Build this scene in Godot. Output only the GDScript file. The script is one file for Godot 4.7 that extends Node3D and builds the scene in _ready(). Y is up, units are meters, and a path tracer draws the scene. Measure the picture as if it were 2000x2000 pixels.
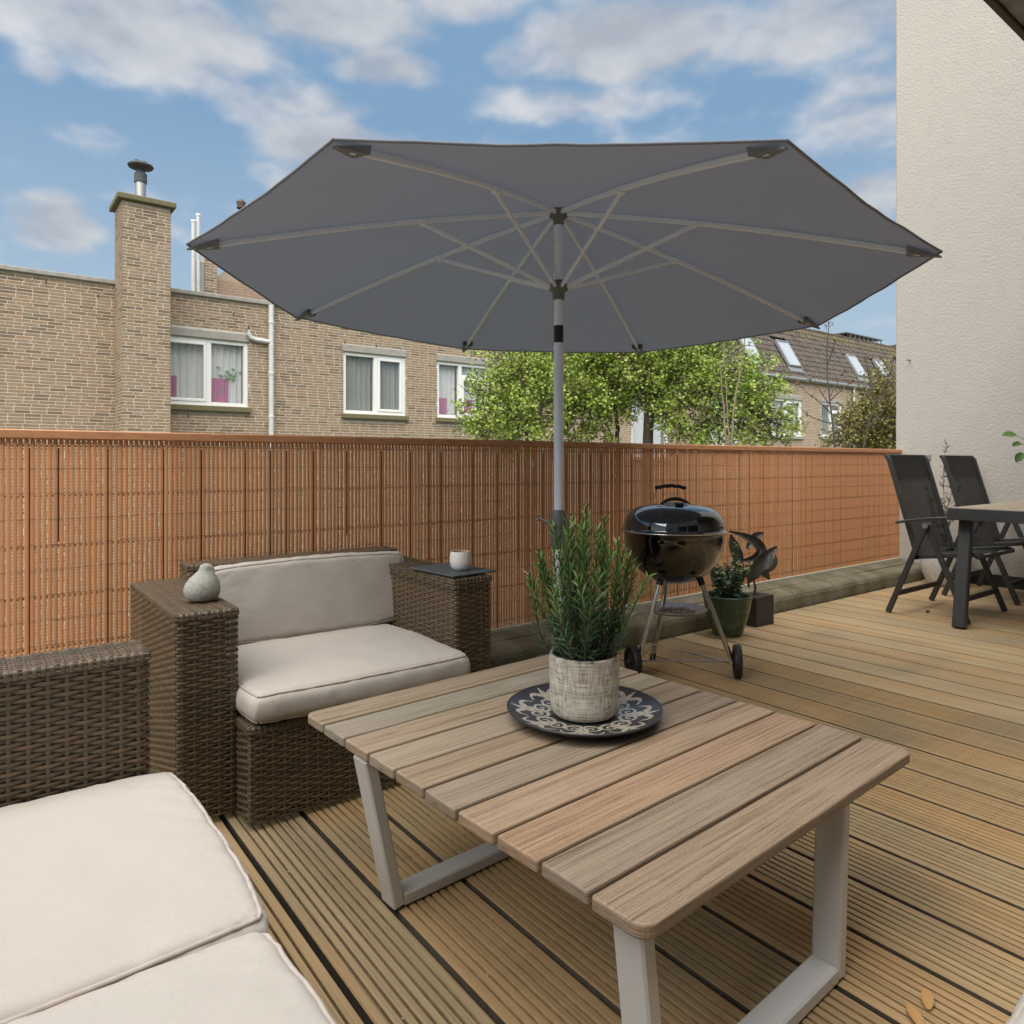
extends Node3D
# Roof terrace with rattan seats, slatted coffee table, parasol and kettle barbecue.
# x runs along the fence, -z points to the fence, y is up; the deck top is y = 0.

var rng := RandomNumberGenerator.new()
var M := {}
var used := {}

class MB:
	var v := PackedVector3Array()
	var n := PackedVector3Array()
	var c := PackedColorArray()
	var t := PackedVector2Array()
	var i := PackedInt32Array()
	var col := Color(1, 1, 1)
	var uvs := false

	func vert(p: Vector3, nn: Vector3) -> int:
		v.append(p); n.append(nn); c.append(col)
		return v.size() - 1

	func tri(a: Vector3, b: Vector3, d: Vector3, out: Vector3) -> void:
		var nn := (d - a).cross(b - a)
		if nn.length_squared() < 1e-18: return
		nn = nn.normalized()
		var s := v.size()
		if nn.dot(out) < 0.0:
			nn = -nn
			v.append(a); v.append(d); v.append(b)
		else:
			v.append(a); v.append(b); v.append(d)
		for k in 3:
			n.append(nn); c.append(col); i.append(s + k)

	func quad(a: Vector3, b: Vector3, d: Vector3, e: Vector3, out: Vector3) -> void:
		var nn := (d - a).cross(e - b)
		if nn.length_squared() < 1e-18: return
		nn = nn.normalized()
		var s := v.size()
		if nn.dot(out) < 0.0: nn = -nn
		v.append(a); v.append(b); v.append(d); v.append(e)
		for k in 4:
			n.append(nn); c.append(col)
		if (d - a).cross(b - a).dot(nn) > 0.0:
			i.append_array(PackedInt32Array([s, s + 1, s + 2, s, s + 2, s + 3]))
		else:
			i.append_array(PackedInt32Array([s, s + 2, s + 1, s, s + 3, s + 2]))

	# box with its edges chamfered by b, in the frame x (origin = centre)
	func box(x: Transform3D, size: Vector3, b: float = 0.0) -> void:
		var h := size * 0.5
		b = minf(b, minf(h.x, minf(h.y, h.z)) * 0.95)
		var hi := h - Vector3(b, b, b)
		for ax in 3:
			var u := (ax + 1) % 3
			var w := (ax + 2) % 3
			for s: float in [-1.0, 1.0]:
				var q := []
				for cc in [[-1, -1], [1, -1], [1, 1], [-1, 1]]:
					var p := Vector3.ZERO
					p[ax] = s * h[ax]; p[u] = cc[0] * hi[u]; p[w] = cc[1] * hi[w]
					q.append(x * p)
				var o := Vector3.ZERO
				o[ax] = s
				quad(q[0], q[1], q[2], q[3], x.basis * o)
		if b <= 0.0: return
		for ax in 3:
			var u := (ax + 1) % 3
			var w := (ax + 2) % 3
			for su: float in [-1.0, 1.0]:
				for sw: float in [-1.0, 1.0]:
					var p := Vector3.ZERO
					p[u] = su * h[u]; p[w] = sw * hi[w]
					var p2 := Vector3.ZERO
					p2[u] = su * hi[u]; p2[w] = sw * h[w]
					var e := Vector3.ZERO
					e[ax] = hi[ax]
					var o := Vector3.ZERO
					o[u] = su; o[w] = sw
					quad(x * (p - e), x * (p + e), x * (p2 + e), x * (p2 - e), x.basis * o)
		for sx: float in [-1.0, 1.0]:
			for sy: float in [-1.0, 1.0]:
				for sz: float in [-1.0, 1.0]:
					var s3 := Vector3(sx, sy, sz)
					tri(x * (Vector3(h.x, hi.y, hi.z) * s3), x * (Vector3(hi.x, h.y, hi.z) * s3), x * (Vector3(hi.x, hi.y, h.z) * s3), x.basis * s3)

	func bx(center: Vector3, size: Vector3, b: float = 0.0) -> void:
		box(Transform3D(Basis.IDENTITY, center), size, b)

	# bar of rectangular section between two points; wide = direction of the section's width
	func bar(a: Vector3, b: Vector3, wide: Vector3, w: float, d: float, ch: float = 0.002) -> void:
		var y := (b - a).normalized()
		var xx := (wide - y * wide.dot(y)).normalized()
		box(Transform3D(Basis(xx, y, xx.cross(y)), (a + b) * 0.5), Vector3(w, a.distance_to(b), d), ch)

	# indexed grid of points, smooth normals from neighbours; flip turns the normals round
	func grid(p: PackedVector3Array, rows: int, cols: int, out_hint: Vector3 = Vector3.ZERO, closed: bool = false, cl: PackedColorArray = PackedColorArray(), uv: PackedVector2Array = PackedVector2Array()) -> void:
		var s := v.size()
		var nn := PackedVector3Array()
		nn.resize(p.size())
		var acc := Vector3.ZERO
		for r in rows:
			for k in cols:
				var k0 := k - 1
				var k1 := k + 1
				if closed:
					k0 = (k - 1 + cols) % cols; k1 = (k + 1) % cols
				else:
					k0 = maxi(k0, 0); k1 = mini(k1, cols - 1)
				var du := p[r * cols + k1] - p[r * cols + k0]
				var dv := p[mini(r + 1, rows - 1) * cols + k] - p[maxi(r - 1, 0) * cols + k]
				var q := du.cross(dv)
				nn[r * cols + k] = q.normalized() if q.length_squared() > 1e-20 else Vector3.ZERO
				acc += nn[r * cols + k]
		var sg := 1.0
		if out_hint != Vector3.ZERO and acc.dot(out_hint) < 0.0: sg = -1.0
		for k in p.size():
			var m := nn[k]
			if m == Vector3.ZERO: m = (nn[mini(k + cols, p.size() - 1)] + nn[maxi(k - cols, 0)]).normalized()
			v.append(p[k]); n.append(m * sg); c.append(cl[k] if cl.size() else col)
		if uv.size(): t.append_array(uv)
		var kc := cols if closed else cols - 1
		for r in rows - 1:
			for k in kc:
				var a := s + r * cols + k
				var b := s + r * cols + (k + 1) % cols
				var d := a + cols
				var e := b + cols
				if sg < 0.0: i.append_array(PackedInt32Array([a, b, e, a, e, d]))
				else: i.append_array(PackedInt32Array([a, e, b, a, d, e]))

	# tube through points with a radius each; flat ends closed
	func tube(p: PackedVector3Array, rad: PackedFloat32Array, sides: int = 8, caps: bool = true, flat: float = 1.0, flat_dir: Vector3 = Vector3.UP) -> void:
		var m := p.size()
		var s := v.size()
		var ref := Vector3.UP if absf((p[m - 1] - p[0]).normalized().y) < 0.9 else Vector3.RIGHT
		if flat != 1.0: ref = flat_dir
		for k in m:
			var d := (p[mini(k + 1, m - 1)] - p[maxi(k - 1, 0)]).normalized()
			var x := (ref - d * ref.dot(d)).normalized()
			var y := d.cross(x)
			for q in sides:
				var an := TAU * q / sides
				var off := x * (cos(an) * flat) + y * sin(an)
				v.append(p[k] + off * rad[k]); n.append((x * cos(an) + y * (sin(an) * flat)).normalized()); c.append(col)
		for k in m - 1:
			for q in sides:
				var a := s + k * sides + q
				var b := s + k * sides + (q + 1) % sides
				i.append_array(PackedInt32Array([a, b, b + sides, a, b + sides, a + sides]))
		if caps:
			for e in 2:
				var k := 0 if e == 0 else m - 1
				var d := ((p[0] - p[1]) if e == 0 else (p[m - 1] - p[m - 2])).normalized()
				var cc := vert(p[k], d)
				var st := v.size()
				for q in sides: vert(v[s + k * sides + q], d)
				for q in sides:
					if e == 0: i.append_array(PackedInt32Array([cc, st + (q + 1) % sides, st + q]))
					else: i.append_array(PackedInt32Array([cc, st + q, st + (q + 1) % sides]))

	func rod(a: Vector3, b: Vector3, r: float, sides: int = 8) -> void:
		tube(PackedVector3Array([a, b]), PackedFloat32Array([r, r]), sides)

	# turned shape: profile of (radius, height) pairs from the bottom outside upwards; sharp where crease is set
	func lathe(prof: PackedVector2Array, seg: int = 32, o: Vector3 = Vector3.ZERO, uv: bool = false) -> void:
		var s := v.size()
		var m := prof.size()
		var cols := seg + 1
		var len := 0.0
		for k in m:
			var d := prof[mini(k + 1, m - 1)] - prof[maxi(k - 1, 0)]
			var nr := Vector2(d.y, -d.x).normalized()
			if k > 0: len += prof[k].distance_to(prof[k - 1])
			for q in cols:
				var an := TAU * q / seg
				v.append(o + Vector3(cos(an) * prof[k].x, prof[k].y, sin(an) * prof[k].x))
				n.append(Vector3(cos(an) * nr.x, nr.y, sin(an) * nr.x)); c.append(col)
				if uv: t.append(Vector2(float(q) / seg, len))
		for k in m - 1:
			for q in seg:
				var a := s + k * cols + q
				i.append_array(PackedInt32Array([a, a + cols, a + cols + 1, a, a + cols + 1, a + 1]))

	# closed outline in x-y pushed along z from z0 to z1
	func extrude(poly: PackedVector2Array, z0: float, z1: float, x: Transform3D = Transform3D.IDENTITY, caps: bool = true) -> void:
		var m := poly.size()
		var area := 0.0
		for k in m: area += poly[k].cross(poly[(k + 1) % m])
		var sg := 1.0 if area > 0.0 else -1.0
		for k in m:
			var a := poly[k]
			var b := poly[(k + 1) % m]
			var o := Vector2(b.y - a.y, a.x - b.x) * sg
			quad(x * Vector3(a.x, a.y, z0), x * Vector3(b.x, b.y, z0), x * Vector3(b.x, b.y, z1), x * Vector3(a.x, a.y, z1), x.basis * Vector3(o.x, o.y, 0))
		if caps:
			var id := Geometry2D.triangulate_polygon(poly)
			for k in range(0, id.size(), 3):
				for z: float in [z0, z1]:
					tri(x * Vector3(poly[id[k]].x, poly[id[k]].y, z), x * Vector3(poly[id[k + 1]].x, poly[id[k + 1]].y, z), x * Vector3(poly[id[k + 2]].x, poly[id[k + 2]].y, z), x.basis * Vector3(0, 0, 1.0 if z == maxf(z0, z1) else -1.0))

	func mesh() -> ArrayMesh:
		# every face winds so that its front agrees with its normals
		for k in range(0, i.size(), 3):
			var p0 := v[i[k]]
			if (v[i[k + 2]] - p0).cross(v[i[k + 1]] - p0).dot(n[i[k]] + n[i[k + 1]] + n[i[k + 2]]) < 0.0:
				var sw := i[k + 1]
				i[k + 1] = i[k + 2]; i[k + 2] = sw
		var a := []
		a.resize(Mesh.ARRAY_MAX)
		a[Mesh.ARRAY_VERTEX] = v; a[Mesh.ARRAY_NORMAL] = n; a[Mesh.ARRAY_COLOR] = c; a[Mesh.ARRAY_INDEX] = i
		if t.size() == v.size(): a[Mesh.ARRAY_TEX_UV] = t
		var am := ArrayMesh.new()
		am.add_surface_from_arrays(Mesh.PRIMITIVE_TRIANGLES, a)
		return am

func numbered(called: String) -> String:
	if not used.has(called):
		used[called] = 0
		return called
	used[called] += 1
	return "%s_%03d" % [called, used[called]]

func tag(o: Node, label: String, category: String, group: String = "") -> Node:
	o.set_meta("label", label); o.set_meta("category", category)
	if group: o.set_meta("group", group)
	return o

# a thing: a Node3D at its base whose children are its parts
func thing(called: String, label: String, category: String, at := Vector3.ZERO, turn := 0.0, group := "") -> Node3D:
	var o := Node3D.new()
	o.name = numbered(called)
	add_child(o)
	o.position = at; o.rotation.y = turn
	tag(o, label, category, group)
	return o

func put(mesh: Mesh, called: String, material: Material, parent: Node, kind := "") -> MeshInstance3D:
	var o := MeshInstance3D.new()
	o.name = called if parent != self else numbered(called)
	o.mesh = mesh
	o.material_override = material
	parent.add_child(o, true)
	if kind: o.set_meta("kind", kind)
	return o

func build(m: MB, called: String, material: Material, parent: Node, kind := "") -> MeshInstance3D:
	return put(m.mesh(), called, material, parent, kind)

# base colours are given as linear reflectances
func lin(r: float, g: float, b: float, a := 1.0) -> Color:
	var q := Color(r, g, b).linear_to_srgb()
	q.a = a
	return q

func mat(col: Color, rough := 0.7, metal := 0.0, tex: Texture2D = null, scale := Vector3.ONE, world := false) -> StandardMaterial3D:
	var m := StandardMaterial3D.new()
	m.albedo_color = col
	m.roughness = rough; m.metallic = metal
	if tex:
		m.albedo_texture = tex
		m.uv1_triplanar = true
		m.uv1_world_triplanar = world
		m.uv1_scale = scale
	return m

func relief(m: StandardMaterial3D, tex: Texture2D, strength: float) -> StandardMaterial3D:
	m.normal_enabled = true
	m.normal_texture = tex
	m.normal_scale = strength
	return m

func noise_image(w: int, h: int, freq: float, oct: int, seed_: int, kind := FastNoiseLite.TYPE_SIMPLEX_SMOOTH) -> Image:
	var f := FastNoiseLite.new()
	f.noise_type = kind; f.seed = seed_; f.frequency = freq
	f.fractal_type = FastNoiseLite.FRACTAL_FBM; f.fractal_octaves = oct
	var im := f.get_seamless_image(w, h)
	im.convert(Image.FORMAT_L8)
	return im

# several grey layers [image, weight] -> one colour texture through a ramp of linear colours
func ramp_tex(layers: Array, ramp: Array, size: int, contrast := 1.0) -> ImageTexture:
	var data := []
	for l in layers:
		var im: Image = l[0]
		if im.get_width() != size or im.get_height() != size: im.resize(size, size, Image.INTERPOLATE_CUBIC)
		data.append(im.get_data())
	var out := PackedByteArray()
	out.resize(size * size * 3)
	var lut := PackedByteArray()
	lut.resize(256 * 3)
	for k in 256:
		var x := clampf((k / 255.0 - 0.5) * contrast + 0.5, 0.0, 1.0) * (ramp.size() - 1)
		var a: Color = ramp[mini(int(x), ramp.size() - 1)]
		var b: Color = ramp[mini(int(x) + 1, ramp.size() - 1)]
		var q := a.lerp(b, x - floorf(x)).linear_to_srgb()
		lut[k * 3] = int(clampf(q.r * 255.0, 0, 255)); lut[k * 3 + 1] = int(clampf(q.g * 255.0, 0, 255)); lut[k * 3 + 2] = int(clampf(q.b * 255.0, 0, 255))
	for k in size * size:
		var x := 0.0
		for l in layers.size(): x += data[l][k] * layers[l][1]
		var g := clampi(int(x), 0, 255) * 3
		out[k * 3] = lut[g]; out[k * 3 + 1] = lut[g + 1]; out[k * 3 + 2] = lut[g + 2]
	return ImageTexture.create_from_image(Image.create_from_data(size, size, false, Image.FORMAT_RGB8, out))

func normal_tex(im: Image, size: int, strength: float) -> ImageTexture:
	var q: Image = im.duplicate()
	q.resize(size, size, Image.INTERPOLATE_CUBIC)
	q.convert(Image.FORMAT_RGB8)
	q.bump_map_to_normal_map(strength)
	return ImageTexture.create_from_image(q)

func vc(m: StandardMaterial3D) -> StandardMaterial3D:
	m.vertex_color_use_as_albedo = true
	return m

func materials() -> void:
	var g := func(x: float) -> Color: return Color(x, x, x)
	# streaks run along the texture's v axis
	var streak := noise_image(512, 26, 0.2, 4, 11)
	var streak2 := noise_image(512, 16, 0.035, 3, 12)
	var blot := noise_image(512, 512, 0.012, 4, 13)
	var fine := noise_image(512, 512, 0.2, 2, 14)
	var grain := ramp_tex([[streak, 0.6], [streak2, 0.34], [fine, 0.06]], [Color(.52, .47, .40), Color(.82, .80, .76), Color(1, .99, .98)], 512, 1.6)
	var grain_n := normal_tex(streak, 512, 3.0)
	M.fine_n = normal_tex(fine, 512, 4.0)
	var mottle := ramp_tex([[blot, 0.6], [fine, 0.4]], [g.call(.72), g.call(.9), g.call(1.0)], 512, 1.8)
	M.mottle = mottle
	# deck boards: along z
	M.deck = vc(relief(mat(Color.WHITE, .78, 0, grain, Vector3(2.3, 2.3, .31), true), grain_n, .12))
	M.under = mat(lin(.24, .225, .20), .95)
	# table planks: along x of the plank
	var st_t: Image = streak.duplicate(); st_t.rotate_90(CLOCKWISE)
	var st_t2: Image = streak2.duplicate(); st_t2.rotate_90(CLOCKWISE)
	var grain_x := ramp_tex([[st_t, 0.5], [st_t2, 0.3], [fine, 0.2]], [Color(.36, .29, .22), Color(.80, .77, .72), Color(1, .99, .98)], 512, 1.75)
	var grain_xn := normal_tex(st_t, 512, 3.0)
	M.plank = []
	for q in [[.36, .285, .20], [.335, .295, .235], [.365, .285, .20], [.37, .305, .225], [.33, .25, .17], [.305, .245, .18], [.385, .28, .19], [.385, .26, .17], [.31, .24, .175], [.34, .25, .175]]:
		var m := relief(mat(lin(q[0], q[1], q[2]), .62, 0, grain_x, Vector3(.9, 3.4, 3.4)), grain_xn, .5)
		m.uv1_offset = Vector3(M.plank.size() * .37, 0, M.plank.size() * .53)
		M.plank.append(m)
	M.far_plank = relief(mat(lin(.44, .37, .265), .65, 0, grain_x, Vector3(.9, 3.4, 3.4)), grain_xn, .4)
	# brown fence tubes
	M.slat = []
	for q in [[.72, .34, .155], [.75, .365, .17], [.69, .315, .14], [.71, .345, .165], [.74, .34, .145]]:
		M.slat.append(mat(lin(q[0], q[1], q[2]), .5, 0, ramp_tex([[streak, .6], [fine, .4]], [g.call(.8), g.call(.95), g.call(1)], 256, 1.6), Vector3(3, .8, 3), true))
	M.cap = mat(lin(.64, .31, .15), .55, 0, mottle, Vector3(2, 6, 2), true)
	M.wire = mat(lin(.05, .035, .025), .6)
	M.tie = mat(lin(.045, .026, .018), .8)
	# rattan, cushions
	M.rattan = vc(relief(mat(Color.WHITE, .40), M.fine_n, .2))
	M.rattan.uv1_triplanar = true; M.rattan.uv1_scale = Vector3(6, 6, 6)
	M.rattan_dark = mat(lin(.115, .085, .052), .7)
	var weave_a := noise_image(256, 24, .25, 2, 21)
	var weave_b: Image = weave_a.duplicate(); weave_b.rotate_90(CLOCKWISE)
	M.cloth = relief(mat(lin(.535, .485, .43), .82, 0, ramp_tex([[weave_a, .45], [weave_b, .45], [blot, .1]], [g.call(.86), g.call(.95), g.call(1)], 512, 1.5), Vector3(9, 9, 9)), M.fine_n, .10)
	M.piping = mat(lin(.55, .485, .425), .85, 0, mottle, Vector3(5, 5, 5))
	# metals
	M.table_metal = relief(mat(lin(.60, .585, .56), .36, .1), M.fine_n, .03)
	M.table_metal.uv1_triplanar = true
	M.alu = mat(lin(.86, .91, 1.0), .33, 0.0)
	M.anthracite = mat(lin(.055, .056, .055), .42, .2, mottle, Vector3(3, 3, 3))
	M.chrome = mat(lin(.72, .70, .66), .16, 1.0)
	M.galv = mat(lin(.45, .44, .42), .45, .7, mottle, Vector3(4, 4, 4))
	M.enamel = mat(lin(.085, .086, .09), .05, 1.0)
	M.enamel.metallic_specular = 1.0
	M.enamel.clearcoat_enabled = true; M.enamel.clearcoat = 1.0; M.enamel.clearcoat_roughness = .03
	M.black_plastic = mat(lin(.02, .02, .02), .5)
	M.grey_plastic = mat(lin(.16, .165, .17), .45)
	M.canopy = relief(mat(lin(.28, .295, .335), .85, 0, ramp_tex([[weave_a, .4], [weave_b, .4], [blot, .2]], [g.call(.85), g.call(.95), g.call(1)], 512, 1.4), Vector3(3, 3, 3)), M.fine_n, .1)
	M.canopy.backlight_enabled = true; M.canopy.backlight = lin(.22, .235, .265)
	# masonry
	M.stucco = relief(mat(lin(.53, .495, .44), .9, 0, ramp_tex([[blot, .5], [fine, .5]], [g.call(.9), g.call(.97), g.call(1)], 512, 1.3), Vector3(.9, .9, .9), true), normal_tex(noise_image(512, 512, .07, 4, 31), 512, 6.0), .2)
	M.house_stucco = mat(lin(.45, .42, .38), .9, 0, mottle, Vector3(.6, .6, .6), true)
	M.brick = vc(relief(mat(Color.WHITE, .9, 0, mottle, Vector3(1.1, 2.5, 1.1), true), M.fine_n, .3))
	M.mortar = mat(lin(.64, .575, .49), .95, 0, mottle, Vector3(.8, .8, .8), true)
	M.concrete = mat(lin(.36, .34, .30), .9, 0, mottle, Vector3(1, 1, 1), true)
	M.mossy = mat(lin(.17, .15, .08), .95, 0, mottle, Vector3(2, 2, 2), true)
	var kb := ramp_tex([[noise_image(512, 512, .008, 5, 41), .65], [fine, .35]], [Color(.12, .115, .05), Color(.17, .15, .09), Color(.225, .20, .14), Color(.29, .26, .20)], 512, 1.5)
	M.kerb = relief(mat(Color.WHITE, .92, 0, kb, Vector3(.8, .8, .8), true), M.fine_n, .8)
	var lich := ramp_tex([[noise_image(512, 512, .05, 3, 42), 1.0]], [Color(.30, .29, .20), Color(.5, .48, .42), Color(.62, .6, .55), Color(.45, .42, .05)], 512, 1.6)
	M.flashing = mat(Color.WHITE, .7, 0, lich, Vector3(3, 3, 3), true)
	M.frame_white = mat(lin(.78, .78, .75), .4)
	M.glass = mat(Color(.55, .6, .62, .12), .03)
	M.glass.transparency = BaseMaterial3D.TRANSPARENCY_ALPHA
	M.room = mat(lin(.50, .48, .44), .9)
	M.curtain = mat(lin(.76, .76, .73), .9)
	M.gable = mat(lin(.43, .34, .26), .95, 0, mottle, Vector3(3, 8, 3), true)
	M.lace = mat(lin(.48, .48, .44), .9, 0, ramp_tex([[noise_image(256, 256, .12, 2, 51), 1.0]], [g.call(.35), g.call(.8), g.call(1)], 256, 2.0), Vector3(1.6, 1.6, 1.6))
	M.pink = mat(lin(.52, .12, .30), .85)
	M.houseplant = mat(lin(.10, .26, .07), .6)
	M.white_pipe = mat(lin(.66, .66, .64), .5, 0, mottle, Vector3(2, 2, 2), true)
	M.tile = vc(mat(Color.WHITE, .88, 0, ramp_tex([[noise_image(512, 512, .06, 4, 61), .7], [fine, .3]], [Color(.035, .028, .023), Color(.065, .052, .043), Color(.085, .068, .056), Color(.10, .083, .07), Color(.42, .40, .36)], 512, 2.2), Vector3(.7, .7, .7), true))
	M.zinc = mat(lin(.30, .31, .31), .5, .5)
	M.skylight = mat(lin(.55, .57, .60), .08, .3)
	M.roof_dark = mat(lin(.07, .075, .08), .8)
	# vegetation
	M.bark = relief(mat(lin(.075, .058, .04), .95, 0, mottle, Vector3(3, 1, 3)), M.fine_n, 1.0)
	M.pale_bark = mat(lin(.30, .235, .16), .9, 0, mottle, Vector3(5, 2, 5))
	M.grey_bark = mat(lin(.10, .085, .07), .9, 0, mottle, Vector3(5, 2, 5))
	M.leaf = vc(mat(Color.WHITE, .5))
	M.leaf.backlight_enabled = true; M.leaf.backlight = lin(.14, .22, .03)
	M.needle = vc(mat(Color.WHITE, .72))
	M.needle.backlight_enabled = true; M.needle.backlight = lin(.04, .09, .015)
	M.euca = vc(mat(Color.WHITE, .6))
	M.stem = mat(lin(.10, .075, .07), .8)
	M.green_stem = mat(lin(.20, .22, .08), .8)
	M.soil = relief(mat(lin(.035, .026, .018), 1.0, 0, mottle, Vector3(9, 9, 9)), M.fine_n, 1.5)
	# pots and ornaments
	var scratch := ramp_tex([[weave_a, .38], [weave_b, .38], [noise_image(512, 512, .015, 4, 71), .24]], [Color(.17, .135, .09), Color(.40, .36, .29), Color(.56, .53, .46), Color(.66, .63, .57)], 512, 2.4)
	M.rough_pot = relief(mat(Color.WHITE, .85, 0, scratch, Vector3(3.2, 3.2, 3.2)), M.fine_n, .5)
	M.green_glaze = mat(Color.WHITE, .22, 0, ramp_tex([[noise_image(512, 512, .012, 4, 72), .7], [streak, .3]], [Color(.030, .062, .03), Color(.055, .105, .055), Color(.10, .155, .085)], 512, 2.0), Vector3(2.2, 2.2, 2.2))
	M.white_glaze = mat(lin(.66, .65, .60), .35, 0, mottle, Vector3(3, 3, 3))
	M.cup = mat(lin(.76, .75, .71), .6)
	M.cup_in = mat(lin(.55, .36, .24), .7)
	M.stone_bird = relief(mat(Color.WHITE, .85, 0, ramp_tex([[noise_image(512, 512, .02, 5, 73), .6], [fine, .4]], [Color(.20, .195, .165), Color(.37, .365, .325), Color(.44, .435, .39)], 512, 2.0), Vector3(6, 6, 6)), M.fine_n, .4)
	M.slate = relief(mat(lin(.10, .115, .125), .55, 0, mottle, Vector3(4, 4, 4)), M.fine_n, .4)
	M.bronze = relief(mat(lin(.20, .195, .18), .42, .55, ramp_tex([[noise_image(512, 512, .03, 4, 74), .7], [fine, .3]], [g.call(.35), g.call(.8), g.call(1)], 512, 2.2), Vector3(7, 7, 7)), normal_tex(noise_image(512, 512, .04, 4, 75), 512, 8.0), 1.0)
	M.plinth = relief(mat(lin(.05, .053, .06), .5, 0, grain, Vector3(4, 2, 4)), M.fine_n, .3)
	M.ash = relief(mat(Color.WHITE, .95, .0, ramp_tex([[noise_image(512, 512, .02, 5, 76), .7], [fine, .3]], [Color(.08, .055, .04), Color(.24, .19, .14), Color(.42, .40, .36)], 512, 2.2), Vector3(4, 4, 4)), M.fine_n, 1.0)
	M.plate_edge = mat(lin(.025, .025, .03), .3)
	M.plate = mat(Color.WHITE, .24)
	M.plate.albedo_texture = plate_tex()
	M.mesh_cloth = mat(Color(.13, .125, .12, .93), .8, 0, mottle, Vector3(6, 6, 6))
	M.mesh_cloth.transparency = BaseMaterial3D.TRANSPARENCY_ALPHA
	M.dry_leaf = mat(lin(.50, .28, .10), .8, 0, mottle, Vector3(20, 20, 20))
	M.ground = mat(lin(.09, .10, .05), 1.0, 0, mottle, Vector3(.2, .2, .2), true)
	M.screw = mat(lin(.62, .6, .56), .35, .8)
	M.soffit = mat(lin(.30, .29, .25), .8, 0, ramp_tex([[noise_image(512, 512, .01, 5, 77), .8], [fine, .2]], [g.call(.45), g.call(.8), g.call(1)], 512, 2.0), Vector3(.9, .9, .9), true)
	M.fascia = mat(lin(.09, .055, .035), .7, 0, mottle, Vector3(2, 2, 2), true)

# black glazed plate with pale scrolls
func plate_tex() -> ImageTexture:
	var s := 512
	var im := Image.create(s, s, false, Image.FORMAT_RGB8)
	var dark := lin(.035, .035, .037)
	im.fill(dark)
	var pale := lin(.42, .375, .30)
	var worn := FastNoiseLite.new()
	worn.seed = 5; worn.frequency = .06
	var dot := func(x: float, y: float, r: float) -> void:
		for a in range(int(-r) - 1, int(r) + 2):
			for b in range(int(-r) - 1, int(r) + 2):
				if a * a + b * b <= r * r:
					var px := int(x) + a
					var py := int(y) + b
					if px >= 0 and py >= 0 and px < s and py < s:
						var w := clampf(worn.get_noise_2d(px, py) * .5 + .06, 0, .35)
						im.set_pixel(px, py, pale.lerp(dark, w))
	for k in 8:
		var an := TAU * k / 8.0
		for side in [-1.0, 1.0]:
			var cx := 256 + cos(an + side * .19) * 150
			var cy := 256 + sin(an + side * .19) * 150
			for q in 90:
				var f := q / 89.0
				var rr := 4.0 + 34.0 * f
				var th: float = an + side * (f * 10.5 + 1.2)
				dot.call(cx + cos(th) * rr, cy + sin(th) * rr, 3.0 + 3.5 * f)
		for q in 60:
			var f := q / 59.0
			var rr := 178.0 + 66.0 * f
			var w := 20.0 * pow(1.0 - f, 1.2) + 1.5
			dot.call(256 + cos(an) * rr, 256 + sin(an) * rr, w)
		for q in 50:
			var f := q / 49.0
			for side in [-1.0, 1.0]:
				var th: float = an + side * (.10 + f * .25)
				var rr := 205.0 + 22.0 * sin(f * 3.1) - 12.0 * f
				dot.call(256 + cos(th) * rr, 256 + sin(th) * rr, 8.0 * (1.0 - f) + 2.5)
	return ImageTexture.create_from_image(im)

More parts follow.
